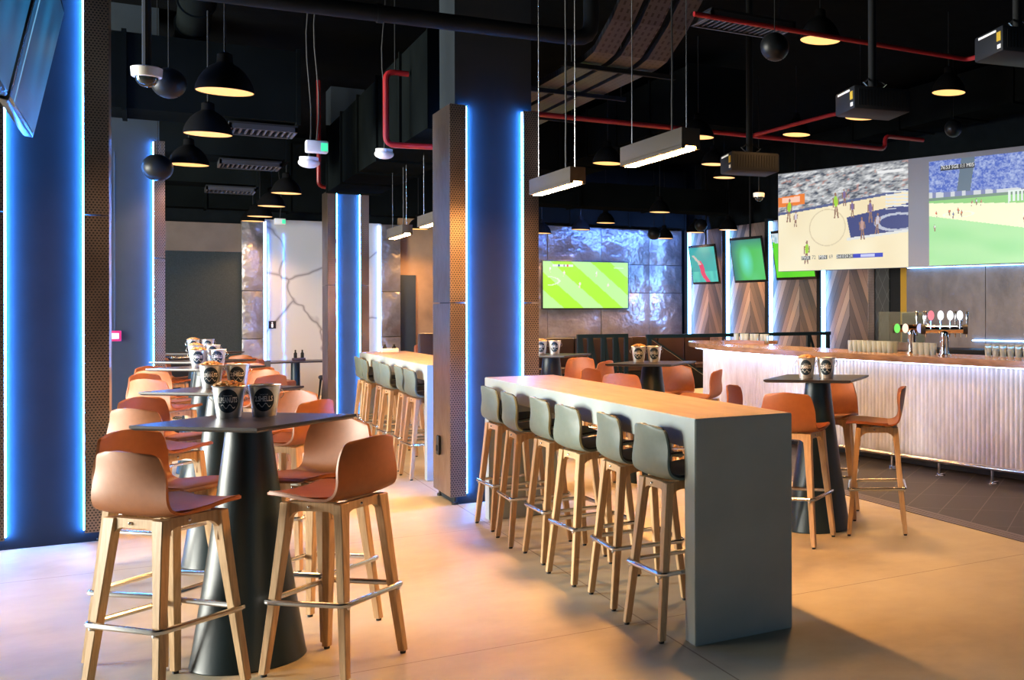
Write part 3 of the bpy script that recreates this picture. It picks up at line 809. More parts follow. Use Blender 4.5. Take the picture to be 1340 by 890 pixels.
# beer towers
def oval(bm, c, ux, rx, rz, th):
    a = []; d = []
    n = (ux[1], -ux[0])
    for k in range(20):
        t = 2 * PI * k / 20
        p = Vector((c[0] + ux[0] * rx * math.cos(t), c[1] + ux[1] * rx * math.cos(t), c[2] + rz * math.sin(t)))
        a.append(bm.verts.new(p)); d.append(bm.verts.new(p + Vector((n[0], n[1], 0)) * th))
    bm.faces.new(a); bm.faces.new(d[::-1])
    for k in range(20): bm.faces.new((a[k], a[(k + 1) % 20], d[(k + 1) % 20], d[k]))
ux = (0.819, -0.5735)     # towers' bar direction, square to the drinkers' view
def tower(lab, base, half, medal, zmed, handles, brass):
    t = thing('beer_tower', lab, 'beer tap', (base[0], base[1], 1.150))
    b = nb(); lathe(b, [(0.075, 0), (0.075, 0.012), (0.048, 0.02), (0.044, 0.20), (0.05, 0.235), (0.04, 0.26)], 24); obj('column', b, M['chrome'], t)
    b = nb(); tube(b, [(-ux[0] * half, -ux[1] * half, 0.275), (ux[0] * half, ux[1] * half, 0.275)], 0.042, 16); obj('cross_tube', b, brass, t)
    b = nb()
    for s in (-1, 1): tube(b, [(s * ux[0] * (half - 0.005), s * ux[1] * (half - 0.005), 0.275), (s * ux[0] * (half + 0.045), s * ux[1] * (half + 0.045), 0.275)], 0.052, 16)
    obj('end_caps', b, M['rubber'], t)
    n = (ux[1], -ux[0])
    for k, (u, colm) in enumerate(medal):
        b = nb(); oval(b, (ux[0] * u + n[0] * 0.05, ux[1] * u + n[1] * 0.05, zmed), ux, 0.034, 0.052, 0.012); m_ = obj('tap_badge', b, colm, t, smooth=0)
        b = nb(); rod(b, (ux[0] * u + n[0] * 0.045, ux[1] * u + n[1] * 0.045, 0.28), (ux[0] * u + n[0] * 0.045, ux[1] * u + n[1] * 0.045, zmed), 0.008); obj('badge_stem', b, M['chrome'], m_)
    for u in handles:
        b = nb(); x, y = ux[0] * u - n[0] * 0.03, ux[1] * u - n[1] * 0.03
        tube(b, [(x, y, 0.30), (x, y, 0.34), (x, y, 0.37), (x, y, 0.45), (x, y, 0.462)], [0.009, 0.009, 0.013, 0.016, 0.008], 10); obj('tap_handle', b, M['steel'], t)
        b = nb(); tube(b, [(x - n[0] * 0.03, y - n[1] * 0.03, 0.25), (x - n[0] * 0.07, y - n[1] * 0.07, 0.235), (x - n[0] * 0.075, y - n[1] * 0.075, 0.19)], 0.008, 8); obj('spout', b, M['chrome'], t)
    return t
bd = {k: emit('badge_' + k, c, 1.3) for k, c in (('green', (0.15, 0.75, 0.12)), ('white', (0.9, 0.9, 0.95)), ('pink', (0.85, 0.2, 0.25)), ('blue', (0.45, 0.5, 0.85)), ('cream', (0.95, 0.75, 0.6)))}
brass = mat('dark_bronze_tube', (0.30, 0.18, 0.10), 0.12, 1.0); chromed = M['chrome']
tower('beer tower with oval badges below its handles, left of the two on the bar', (6.95, 9.62), 0.16, [(-0.16, bd['green']), (-0.07, bd['cream']), (0.09, bd['blue']), (0.17, bd['cream'])], 0.275, [0.06, 0.14], brass)
tower('wide beer tower with bright badges raised above its tube, right of the two', (6.85, 8.90), 0.20, [(-0.14, bd['pink']), (-0.04, bd['white']), (0.06, bd['white']), (0.16, bd['white'])], 0.42, [-0.19, 0.06, 0.12, 0.18, 0.24], chromed)
# glass display case behind the bar
t = thing('glass_case', 'clear glass display case standing on the bar left of the beer towers', 'display case', (7.30, 10.30, 1.150))
w_ = 0.54
b = nb(); obox(b, (0, 0), ux, (-ux[1], ux[0]), w_, 0.34, 0.0, 0.10); obj('base', b, M['steel'], t)
n_ = (-ux[1], ux[0])
for s, nm in ((-1, 'front_pane'), (1, 'back_pane')):
    b = nb(); obox(b, (n_[0] * s * 0.165, n_[1] * s * 0.165), ux, n_, w_, 0.006, 0.10, 0.455); obj(nm, b, M['glass'], t, smooth=0)
for s in (-1, 1):
    b = nb(); obox(b, (ux[0] * s * (w_ / 2 - 0.004), ux[1] * s * (w_ / 2 - 0.004)), ux, n_, 0.006, 0.32, 0.10, 0.455); obj('side_pane', b, M['glass'], t, smooth=0)
b = nb(); obox(b, (ux[0] * 0.13, ux[1] * 0.13), ux, n_, 0.26, 0.30, 0.10, 0.44); obj('chiller_block', b, mat('chiller_grey', (0.22, 0.26, 0.26), 0.3), t)
# glasses along the bar's inner edge
def tumbler(label, group):
    b = nb(); lathe(b, [(0.030, 0), (0.032, 0.004), (0.040, 0.125), (0.0385, 0.125), (0.030, 0.012), (0.001, 0.012)], 16, cap1=False)
    o = obj('tumbler', b, M['tumbler'], smooth=60); return tag(o, label, 'glass', group)
tm = None
inner = offset(fr, 0.60); inner2 = offset(fr, 0.40); inner3 = offset(fr, 0.49)
def along(pts, y):
    for a, c in zip(pts, pts[1:]):
        if a[1] <= y <= c[1]:
            f = (y - a[1]) / (c[1] - a[1]); return (a[0] + (c[0] - a[0]) * f, y)
gl = []
for k in range(9): gl.append((9.82 + k * 0.085, inner2, 'clear tumbler in the row on the bar left of the glass case', 'tumblers left of the glass case'))
for k in range(9): gl.append((9.85 + k * 0.085, inner3, 'clear tumbler in the back row on the bar, behind the left row', 'tumblers in the back row'))
for k in range(9): gl.append((7.75 + k * 0.10, inner, 'clear tumbler on the bar behind the wide beer tower', 'tumblers behind the beer towers'))
for k in range(4): gl.append((9.12 + k * 0.09, inner2, 'clear tumbler on the bar between the two beer towers', 'tumblers between the beer towers'))
for y, line, lab, grp in gl:
    x, y = along(line, y)
    if tm is None: tm = tumbler(lab, grp); tm.location = (x, y, 1.150)
    else: dup(tm, (x, y, 1.150), 0, lab, grp)
mug = None
for k in range(6):
    x, y = along(inner, 6.75 + k * 0.11)
    lab = 'steel shaker cup in the row on the bar, right of the beer towers'
    if mug is None:
        b = nb(); lathe(b, [(0.032, 0), (0.035, 0.003), (0.043, 0.11), (0.044, 0.112), (0.041, 0.11), (0.033, 0.01)], 18); mug = tag(obj('shaker_cup', b, M['steel'], None, (x, y, 1.150)), lab, 'cup', 'steel cups on the bar')
    else: dup(mug, (x, y, 1.150), 0, lab)
# rail tray with small glasses on the far bar end
t = thing('glass_tray', 'low wooden tray of small glasses on the far end of the bar', 'tray', (7.02, 13.6, 1.150), 0.2)
b = nb(); box(b, -0.12, 0.12, -0.45, 0.45, 0, 0.012); box(b, -0.12, -0.108, -0.45, 0.45, 0.012, 0.05); box(b, 0.108, 0.12, -0.45, 0.45, 0.012, 0.05); obj('tray_board', b, M['barwood'], t)
for k in range(7):
    dup(tm, (6.99 + 0.075 + 0.02 * (k % 2) - 0.022 * k + 0.03, 13.27 + k * 0.11, 1.163), 0, 'small glass standing in the wooden tray on the far bar end', 'glasses in the wooden tray')

# back bar: brown steel wall, lit shelf, counter
A_ = (9.61, 13.40); d_ = (0.2687, -0.9632); nrm = (-0.9632, -0.2687)
def along_d(s, off=0.0): return (A_[0] + d_[0] * s + nrm[0] * off, A_[1] + d_[1] * s + nrm[1] * off)
RZB = math.atan2(d_[1], d_[0])
def turned(o): o.location = (A_[0], A_[1], 0); o.rotation_euler = (0, 0, RZB); return o
b = nb()
for s0, s1 in ((0, 1.46), (1.47, 3.1), (3.11, 4.7), (4.71, 7.5)): box(b, s0, s1, -0.03, 0.03, 0, 2.29)
turned(struct('wall_back_bar', b, M['barback']))
b = nb(); box(b, 0, 7.5, 0.05, 0.45, 0, 4.9); turned(struct('wall_bar', b, M['darkwall']))
b = nb(); obox(b, along_d(3.75, 0.06), d_, nrm, 7.4, 0.03, 2.255, 2.275); o = obj('trim_led_backbar_1', b, M['ledcool'], smooth=0); o['kind'] = 'structure'
b = nb(); obox(b, along_d(4.35, 0.05), d_, nrm, 6.2, 0.02, 1.168, 1.182); o = obj('trim_led_backbar_2', b, M['ledcool'], smooth=0); o['kind'] = 'structure'
b = nb(); box(b, 0.05, 7.45, -0.67, -0.05, 0, 1.02); box(b, 0.05, 7.45, -0.69, -0.04, 1.02, 1.06)
tag(turned(obj('back_counter', b, M['black'])), 'long black back counter under the brown steel wall behind the bar', 'counter')

# ================================================================ SCREENS (pictures as coloured meshes on real panels)
def h2(i, j, s=0):
    v = math.sin(i * 127.1 + j * 311.7 + s * 74.7) * 43758.5453
    return v - math.floor(v)
def vnoise(x, y, s=0):
    i, j = math.floor(x), math.floor(y); fx, fy = x - i, y - j
    fx = fx * fx * (3 - 2 * fx); fy = fy * fy * (3 - 2 * fy)
    return (h2(i, j, s) * (1 - fx) + h2(i + 1, j, s) * fx) * (1 - fy) + (h2(i, j + 1, s) * (1 - fx) + h2(i + 1, j + 1, s) * fx) * fy
def lin(r, g, b_):
    f = lambda c: (c / 255 / 12.92) if c <= 10.3 else ((c / 255 + 0.055) / 1.055) ** 2.4
    return (f(r), f(g), f(b_))
def mixt(a, b_, t): return tuple(x + (y - x) * t for x, y in zip(a, b_))
def picture(name, fn, W_, H_, nx, ny, parent, place):
    bm = nb(); col = bm.loops.layers.float_color.new('picture'); g = []
    for j in range(ny + 1):
        g.append([bm.verts.new(place((i / nx - 0.5) * W_, (j / ny - 0.5) * H_)) for i in range(nx + 1)])
    for j in range(ny):
        for i in range(nx):
            f = bm.faces.new((g[j][i], g[j][i + 1], g[j + 1][i + 1], g[j + 1][i]))
            c = fn((i + 0.5) / nx, (j + 0.5) / ny)
            for lp in f.loops: lp[col] = (*c, 1)
    me = bpy.data.meshes.new(name); bm.to_mesh(me); bm.free(); me.materials.append(M['picture'])
    return link(name, me, parent)
def person(u, v, cu, cv, hh, jersey, skin=(0.30, 0.16, 0.10), asp=1.0):
    x = (u - cu) * asp / hh; z = (v - cv) / hh       # z 0 feet .. 1 head
    if not (-0.05 < z < 1.05 and abs(x) < 0.3): return None
    lean = 0.06 * math.sin(cu * 91)
    x -= lean * (z - 0.4)
    if 0 <= z < 0.45 and (abs(x - 0.03 - 0.10 * (0.45 - z)) < 0.035 or abs(x + 0.03 + 0.14 * (0.45 - z)) < 0.035): return skin
    if (x / 0.10) ** 2 + ((z - 0.64) / 0.22) ** 2 < 1: return jersey
    if abs(x - 0.13) < 0.03 and 0.48 < z < 0.78 or abs(x + 0.13) < 0.03 and 0.42 < z < 0.78: return skin
    if (x / 0.055) ** 2 + ((z - 0.92) / 0.08) ** 2 < 1: return skin
    return None
def basket(u, v):
    cream = mixt(lin(250, 240, 205), lin(240, 222, 180), vnoise(u * 6, v * 5, 3))
    stand = 0.60 + 0.135 * u
    c = cream
    if v > stand:
        n = 0.6 * vnoise(u * 20 + v * 10, v * 46 - u * 14, 1) + 0.4 * vnoise(u * 50 + v * 30, v * 110 - u * 40, 7)
        c = mixt(lin(70, 78, 92), lin(225, 226, 226), max(0, min(1, (n - 0.22) * 1.7)))
        if vnoise(u * 30, v * 40 - u * 9, 12) > 0.86: c = mixt(c, lin(200, 130, 110), 0.5)
    elif v > stand - 0.025: c = lin(84, 96, 140)
    if u < 0.22 and 0.66 < v + 0.0 < 0.76 + 0.1 * u and v > 0.655 + 0.09 * u: c = lin(240, 130, 50) if not (0.03 < u < 0.18 and 0.70 < v < 0.75 + 0.05 * u) else lin(255, 205, 180)
    x = (u - 0.52) / 0.48; lo = 0.30 + 0.055 * x; hi_ = 0.50 + 0.10 * x
    if 0 <= x - 0.30 * (0.42 - (v - lo)) and lo < v < hi_:
        c = lin(52, 62, 122)
        e = ((u - 0.93) / 0.17) ** 2 + ((v - 0.43) / 0.085) ** 2
        if 0.62 < e < 1.05: c = lin(185, 190, 205)
    if u > 0.55 and abs(v - (lo - 0.012)) < 0.012: c = lin(225, 225, 220)
    if u > 0.84 and 0.55 < v < 0.74 and ((v * 30 + u * 3) % 1) < 0.45: c = lin(225, 228, 228)
    r = math.hypot((u - 0.40) / 0.14, (v - 0.42) / 0.18)
    if 0.97 < r < 1.03: c = lin(222, 205, 165)
    lime, purp = lin(165, 215, 50), lin(120, 100, 150)
    for cu, cv, hh, j in ((0.09, 0.50, 0.24, lime), (0.47, 0.51, 0.25, lime), (0.235, 0.07, 0.23, lime), (0.535, 0.62, 0.17, purp), (0.595, 0.50, 0.17, purp), (0.73, 0.44, 0.22, purp), (0.78, 0.33, 0.20, lin(200, 190, 200)), (0.145, 0.45, 0.16, lin(210, 200, 210)), (0.67, 0.28, 0.22, lin(190, 150, 140))):
        q_ = person(u, v, cu, cv, hh, j, asp=1.6)
        if q_: c = q_
    if 0.60 < u < 0.82 and 0.105 < v < 0.15: c = lin(40, 60, 190)
    if 0.655 < u < 0.76 and 0.115 < v < 0.14: c = lin(200, 205, 245)
    for a0, a1 in ((0.19, 0.265), (0.33, 0.40), (0.47, 0.60)):
        if a0 < u < a1 and 0.105 < v < 0.15: c = lin(95, 98, 92)
    if 0.78 < u < 0.97 and 0.90 < v < 0.925: c = lin(235, 235, 235)
    return c
def soccer(u, v):
    if v > 0.62:
        n = 0.5 * vnoise(u * 70, v * 60, 2) + 0.5 * vnoise(u * 140, v * 110, 3); k = vnoise(u * 9, v * 8, 8)
        c = mixt(lin(58, 92, 190), lin(190, 205, 235), max(0, min(1, n * 1.25 - 0.35 + 0.25 * (k - 0.5))))
        if abs(u - 0.245 - 0.10 * (v - 0.8)) < 0.045 and v > 0.68: c = lin(92, 112, 130)
        if v < 0.70 - 0.04 * u: c = lin(205, 210, 215) if h2(int(u * 40), 3) > 0.5 else lin(120, 130, 175)
        if v < 0.645: c = lin(110, 140, 120)
    else:
        c = lin(165, 225, 150)
        top_ = 0.60 - 0.10 * u; bot = 0.475 - 0.26 * u
        if bot < v < top_: c = lin(248, 246, 205)
        elif v >= top_: c = lin(140, 205, 120)
        else: c = mixt(lin(150, 222, 145), lin(178, 232, 165), vnoise(u * 5 + v * 4, v * 7, 4))
    if 0.52 < u < 0.80 and 0.54 < v < 0.66 and (u < 0.53 or u > 0.79 or v > 0.645 or (int(u * 80) % 2 == 0 and v > 0.56)): c = lin(225, 235, 230)
    e = ((u - 0.20) / 0.10) ** 2 + ((v - 0.475) / 0.028) ** 2
    if 0.8 < e < 1.15: c = lin(240, 245, 225)
    for cu, cv, j in ((0.14, 0.47, lin(230, 120, 70)), (0.165, 0.44, lin(80, 110, 170)), (0.20, 0.48, lin(220, 110, 60)), (0.22, 0.45, lin(220, 120, 70)), (0.29, 0.54, lin(190, 120, 120)), (0.32, 0.55, lin(200, 220, 230)), (0.35, 0.54, lin(210, 130, 110)), (0.05, 0.46, lin(240, 110, 60)), (0.04, 0.33, lin(245, 245, 245)), (0.62, 0.36, lin(210, 100, 60)), (0.70, 0.40, lin(90, 110, 170))):
        q_ = person(u, v, cu, cv, 0.062, j, asp=1.6)
        if q_: c = q_
    if 0.08 < u < 0.31 and 0.90 < v < 0.945: c = lin(40, 44, 52)
    return c
def pitch(u, v):
    s = (u - 0.5) * (1.25 - 0.5 * v) + v * 0.62
    s = u + (v - 0.5) * 0.62
    k = math.floor(s * 4.3 + 0.3)
    c = lin(178, 255, 52) if k % 2 == 0 else lin(196, 255, 160)
    e = ((u - 0.02) / 0.17) ** 2 + ((v - 0.58) / 0.10) ** 2
    if 0.80 < e < 1.1 and u > 0.05: c = lin(235, 255, 225)
    for cu, cv in ((0.08, 0.76), (0.24, 0.68), (0.62, 0.68), (0.76, 0.42), (0.42, 0.44)):
        q_ = person(u, v, cu, cv, 0.13, lin(250, 250, 245), lin(245, 225, 215), asp=1.77)
        if q_: c = q_
    if 0.11 < u < 0.35 and 0.885 < v < 0.93:
        c = lin(235, 240, 240)
        if 0.17 < u < 0.19: c = lin(40, 60, 160)
        if 0.235 < u < 0.25: c = lin(60, 60, 60)
        if 0.27 < u < 0.29: c = lin(225, 90, 80)
    if 0.83 < u < 0.95 and 0.865 < v < 0.895: c = lin(235, 245, 235)
    return c
def tealpic(u, v):
    c = mixt(lin(30, 150, 165), lin(45, 185, 180), vnoise(u * 4, v * 4, 6))
    if v < 0.3: c = mixt(c, lin(90, 215, 200), vnoise(u * 9, v * 7, 2) * 0.8)
    d = u - (0.62 - 0.55 * v) + 0.05 * math.sin(v * 9)
    if -0.08 < d < 0.09 and v < 0.62: c = lin(225, 40, 110)
    if -0.09 < d < 0.02 and 0.5 < v < 0.78: c = lin(205, 190, 185)
    return c
def greenpic(u, v):
    a = mixt(lin(70, 190, 75), lin(90, 205, 130), vnoise(u * 3, v * 3, 6))
    a = mixt(a, lin(25, 70, 130), max(0, (0.35 - u) * 2.2)); a = mixt(a, lin(30, 80, 140), max(0, (v - 0.72) * 2.2))
    r = math.hypot((u - 0.45) / 0.25, (v - 0.45) / 0.42)
    a = mixt(a, lin(105, 225, 205), max(0, 1 - r) * 1.2 if r < 1 else 0)
    return tuple(max(0, x) for x in a)
def grasspic(u, v):
    if v > 0.80 - 0.12 * u: return mixt(lin(130, 180, 200), lin(235, 240, 245), vnoise(u * 20, v * 18, 1))
    return mixt(lin(60, 200, 15), lin(95, 220, 25), vnoise(u * 4, v * 3, 9))
def grasspic2(u, v): return mixt(lin(40, 190, 60), lin(80, 210, 90), vnoise(u * 4, v * 3, 9))

def painted_reflection(u, v):  # blue LED reflection on the television glass, painted as a glowing picture
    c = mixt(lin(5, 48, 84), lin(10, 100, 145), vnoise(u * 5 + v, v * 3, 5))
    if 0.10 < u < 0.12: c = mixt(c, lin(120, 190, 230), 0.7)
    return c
# wall television
t = thing('wall_television', 'wide television showing a striped green pitch on the hammered steel wall', 'television', (8.40 - 0.0, YB - 0.06, 2.16))
tw, th = 1.92, 1.05
tx = 7.86
t.location.x = tx
b = nb(); box(b, -tw / 2, tw / 2, -0.03, 0.035, -th / 2, th / 2, 0.006); obj('casing', b, M['tv'], t)
picture('screen', pitch, tw - 0.05, th - 0.05, 110, 62, t, lambda x, z: (x, -0.0315, z))
# tilted televisions on the chevron wall
def tilt_tv(lab, y, x, z, wid, hgt, fn, tilt, turn, drop=True):
    t = thing('television', lab, 'television', (x, y, z), 0, 'televisions hung along the chevron wall')
    # local frame: +Y of panel is up, +X along the wall, -Z toward the room
    R = Matrix.Rotation(-PI / 2 + turn, 4, 'Z') @ Matrix.Rotation(PI / 2 + tilt, 4, 'X')
    def place(u, v, d=0.0): return tuple((R @ Vector((u, v, d))))
    b = nb(); box(b, -wid / 2, wid / 2, -hgt / 2, hgt / 2, -0.035, 0.0, 0.006); bmesh.ops.transform(b, matrix=R, verts=b.verts); obj('casing', b, M['tv'], t)
    picture('screen', fn, wid - 0.06, hgt - 0.1, 48, 36, t, lambda u, v: place(u, v, 0.002))
    b = nb(); p0 = R @ Vector((0, 0, -0.02)); box(b, -0.12, 0.12, -0.12, 0.12, -0.09, -0.034); bmesh.ops.transform(b, matrix=R, verts=b.verts)
    rod(b, R @ Vector((0, 0, -0.06)), (R @ Vector((0, 0, -0.06))) + Vector((0, 0, 4.93 - z)) if drop else Vector((0.35, 0, 0)), 0.02); obj('mount_arm', b, M['black'], t)
    return t
tilt_tv('tilted television with teal picture and pink streak, first on the chevron wall', 20.98, 9.72, 2.575, 1.05, 0.84, tealpic, 0.16, 0.12)
tilt_tv('tilted television with blurred blue-green picture, second on the chevron wall', 18.95, 9.72, 2.60, 1.12, 0.90, greenpic, 0.16, 0.12)
tilt_tv('tilted television with bright grass picture, half hidden behind the big screen', 17.05, 9.66, 2.62, 1.22, 0.92, grasspic, 0.16, 0.12)
# two dead televisions hung at the left column, blue reflection painted on as glow
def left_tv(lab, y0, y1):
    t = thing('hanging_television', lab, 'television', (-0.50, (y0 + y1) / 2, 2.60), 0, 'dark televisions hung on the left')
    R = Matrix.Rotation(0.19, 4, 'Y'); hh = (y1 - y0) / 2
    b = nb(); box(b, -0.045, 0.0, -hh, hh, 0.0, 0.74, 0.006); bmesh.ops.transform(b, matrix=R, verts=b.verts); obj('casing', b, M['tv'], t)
    picture('screen', painted_reflection, 2 * hh - 0.024, 0.70, 30, 30, t, lambda u, v: tuple(R @ Vector((0.002, u, 0.37 + v))))
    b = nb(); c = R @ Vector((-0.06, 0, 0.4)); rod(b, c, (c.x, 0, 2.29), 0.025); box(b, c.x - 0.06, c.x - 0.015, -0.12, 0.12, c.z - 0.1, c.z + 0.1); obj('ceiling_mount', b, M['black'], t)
left_tv('dark tilted television hung before the left blue column, blue reflection painted on its face', 6.31, 7.59)
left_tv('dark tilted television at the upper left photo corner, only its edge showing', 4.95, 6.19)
# the big projection wall
A2 = Vector((8.47, 15.43, 0)); D2 = Vector((0.2687, -0.9632, 0)); Nn = Vector((-0.9632, -0.2687, 0))
Ls, zb, zt = 6.4, 2.245, 3.835
board = thing('projection_screen', 'long grey projection board above the bar carrying two lit match pictures', 'projection screen', (A2.x, A2.y, zb))
b = nb(); c = D2 * (Ls / 2) - Nn * 0.06; obox(b, (c.x, c.y), (D2.x, D2.y), (Nn.x, Nn.y), Ls, 0.12, 0.0, zt - zb); obj('board', b, M['screengrey'], board)
def onboard(s0, zc): return lambda u, v, d=0.004: tuple(D2 * (s0 + u) + Nn * d + Vector((0, 0, zc + v)))
h_ = zt - zb
pic1 = picture('basketball_picture', basket, 2.71, h_ - 0.015, 250, 150, board, onboard(1.365, h_ / 2 - 0.005))
pic1['label'] = 'projected basketball game on pale court'
pic2 = picture('football_picture', soccer, 2.62, h_ - 0.09, 250, 150, board, onboard(3.105 + 1.31, h_ / 2 - 0.03))
pic2['label'] = 'projected football match with blue stands'
def board_text(body, s_, z_, size, m, parent):
    me = text_mesh('lettering', body, size, m, 0.0)
    for v in me.vertices:
        p = D2 * (s_ + v.co.x) + Nn * 0.010 + Vector((0, 0, z_ + v.co.y)); v.co = p
    link('lettering', me, parent)
tw_ = emit('screen_white', (0.9, 0.9, 0.88), 1.0); td_ = emit('screen_grey', (0.12, 0.12, 0.12), 1.0)
for body, u, mm in (('PHX', 0.228, tw_), ('72', 0.295, td_), ('MIN', 0.365, tw_), ('69', 0.43, td_), ('2nd 0:24 24', 0.535, tw_)):
    board_text(body, 2.71 * u + 0.01, 0.128 * h_, 0.085 if len(body) < 5 else 0.07, mm, pic1)
board_text('76:53 SGE 1:1 M05', 3.105 + 2.62 * 0.195, 0.885 * h_, 0.075, tw_, pic2)

# ================================================================ LAMPS
def make_dome(label, group, x, y, z):
    t = thing('dome_pendant', label, 'pendant lamp', (x, y, z), 0, group)
    return t
dome_mesh = None
def build_dome(t, z):
    b = nb()
    lathe(b, [(0.186, 0.0), (0.189, 0.004), (0.182, 0.045), (0.163, 0.095), (0.132, 0.145), (0.093, 0.185), (0.060, 0.205), (0.052, 0.215), (0.049, 0.275), (0.028, 0.288)], 36, cap0=False)
    obj('shade', b, M['dome'], t)
    b = nb(); lathe(b, [(0.182, 0.004), (0.0005, 0.0045)], 36, cap0=False); obj('glowing_diffuser', b, M['lampglow'], t)
def lamp_light(x, y, z, power):
    l = bpy.data.lights.new('lamp_glow', 'SPOT'); l.energy = power; l.color = (1.0, 0.52, 0.19); l.spot_size = math.radians(130); l.spot_blend = 0.7; l.shadow_soft_size = 0.18
    o = bpy.data.objects.new('lamp_glow', l); C.objects.link(o); o.location = (x, y, z - 0.03)
ROWS = {'l': ('warm-lit black dome pendant over left aisle', 'dome pendants over the left aisle'),
        'b': ('warm-lit black dome pendant over the bar', 'dome pendants over the bar'),
        'c': ('warm-lit black dome pendant mid-room', 'dome pendants in the middle'),
        'f': ('warm-lit black dome pendant near back wall', 'dome pendants near the back wall')}
DOMES = [(0.49, 9.26, 3.24, 'l', 'first and largest of its row', 1.0), (0.47, 11.30, 3.20, 'l', 'second of its row', 1), (0.40, 13.80, 3.20, 'l', 'third of its row, beside a black speaker', 1),
         (1.61, 16.9, 3.24, 'l', 'fourth, before the marble wall', 1), (1.60, 18.9, 3.22, 'l', 'fifth, before the marble wall', 1), (1.585, 20.7, 3.19, 'l', 'sixth, before the marble wall', 1), (1.60, 22.3, 3.22, 'l', 'seventh, against the hammered pilaster', 1),
         (5.08, 8.45, 4.10, 'c', 'largest, at the top of the photo on the right', 1.6), (7.25, 9.33, 4.01, 'b', 'rightmost, under a red pipe', 1.6), (7.02, 10.75, 3.92, 'b', 'just below the projector body', 1.5), (7.17, 12.55, 3.97, 'b', 'left of the upper projector', 1.5),
         (4.86, 13.35, 3.50, 'c', 'left of the near linear light', 1.2), (5.43, 11.86, 3.69, 'c', 'partly behind the near linear light', 1.2), (7.12, 15.0, 3.84, 'c', 'partly behind the lower projector', 1.2), (8.17, 16.8, 3.89, 'b', 'lowest under the lower projector', 1.2),
         (7.75, 18.6, 3.41, 'f', 'largest of the far cluster', 1), (7.71, 21.3, 3.39, 'f', 'above the wall television middle', 1), (7.50, 22.2, 3.30, 'f', 'above the wall television left part', 1), (6.72, 22.3, 3.20, 'f', 'beside the central column edge', 1),
         (9.10, 21.6, 3.14, 'f', 'beside a black ball speaker', 1), (9.50, 20.9, 3.24, 'f', 'left of the chevron wall', 1), (9.62, 19.6, 3.22, 'f', 'before the first chevron panel', 1), (4.35, 22.3, 3.19, 'f', 'against the brown wall left of the column', 1)]
d0 = None
for x, y, z, r, extra, pw in DOMES:
    lab, grp = ROWS[r]
    lab = lab + ', ' + extra
    if d0 is None:
        d0 = make_dome(lab, grp, x, y, z); build_dome(d0, 3.2); proto = list(d0.children); last = d0
    else:
        last = make_dome(lab, grp, x, y, z)
        for ch in proto:
            c_ = ch.copy(); C.objects.link(c_); c_.parent = last
    b = nb(); rod(b, (0, 0, 0.28), (0, 0, (4.30 if (r == 'l' and y < 15) else 4.91) - z), 0.007, 6); obj('hanging_rod', b, M['black'], list(C.objects)[-1] if False else last)
    lamp_light(x, y, z, LAMP * pw)
def linear(lab, x, y0, y1, z, zt=4.91):
    t = thing('linear_pendant', lab, 'pendant lamp', (x, y0, z), 0, 'linear pendants over the counters')
    ln = y1 - y0
    b = nb(); box(b, -0.055, 0.055, 0, ln, 0.015, 0.115, 0.003); box(b, -0.055, -0.031, 0, ln, 0.0, 0.02); box(b, 0.031, 0.055, 0, ln, 0.0, 0.02); obj('housing', b, mat('lamp_housing', (0.065, 0.055, 0.045), 0.7, spec=0.1), t)
    b = nb(); box(b, -0.030, 0.030, 0.015, ln - 0.015, -0.004, 0.0145); obj('diffuser', b, M['tube'], t, smooth=0)
    for yy in (0.06, ln - 0.06):
        b = nb(); rod(b, (0, yy, 0.11), (0, yy, zt - z), 0.003, 6); obj('suspension_wire', b, M['steel'], t)
    b = nb(); tube(b, [(0.01, ln * 0.3 + 0.004 * math.sin(k * 2.2), 0.11 + k * (zt - z - 0.11) / 12) for k in range(13)], 0.006, 6); obj('power_cord', b, M['rubber'], t)
linear('long grey pendant with warm glowing underside over the near cement counter, nearer of two', 2.47, 5.49, 6.42, 2.53)
linear('long grey pendant with warm glowing underside over the near cement counter, farther of two', 2.47, 7.37, 8.33, 2.52)
linear('small grey pendant over the far cement counter, beside the column edge', 2.47, 11.5, 12.43, 2.53, 3.302)
linear('small grey pendant over the far cement counter, lower one', 2.47, 13.25, 14.2, 2.50, 3.302)

# ================================================================ CEILING SERVICES
def pipe(name, lab, cat, pts, r, m, seg=10, rings=None, group=None):
    b = nb(); tube(b, pts, r, seg)
    t = tag(obj(name, b, M[m]), lab, cat, group)
    if rings:
        for k, (a, c) in enumerate(zip(pts, pts[1:])):
            a, c = Vector(a), Vector(c); d = c - a; n = max(1, int(d.length / rings))
            for i in range(1, n):
                p = a + d * (i / n); e = d.normalized() * 0.02
                b = nb(); tube(b, [p - e, p + e], r * 1.12, seg + 4); obj('pipe_collar', b, M[m], t)
    return t
def bend(pts, r=0.08, k=4):
    out = [pts[0]]
    for a, p, c in zip(pts, pts[1:], pts[2:]):
        a, p, c = Vector(a), Vector(p), Vector(c)
        u = (a - p).normalized() * r; v = (c - p).normalized() * r
        for i in range(k + 1):
            t = i / k; out.append(tuple((p + u) * (1 - t) ** 2 + p * 2 * t * (1 - t) + (p + v) * t * t))
    out.append(pts[-1]); return out
pipe('drain_pipe', 'thick grey pipe crossing the ceiling above the central column', 'pipe', bend([(-1.5, 8.9, 3.83), (3.1, 8.9, 3.92), (3.1, 8.9, 4.92)], 0.15), 0.065, 'pipe', 14, 1.4)
pipe('round_duct', 'dark green round duct running back over the left aisle', 'duct', [(0.40, 5.0, 4.48), (0.40, 15.5, 4.45)], 0.14, 'duct', 20, 0.9)
pipe('sprinkler_pipe', 'red pipe along the ceiling at the upper right', 'pipe', bend([(3.6, 7.94, 4.0), (6.40, 7.94, 4.0), (6.40, 7.3, 4.0)]), 0.022, 'red')
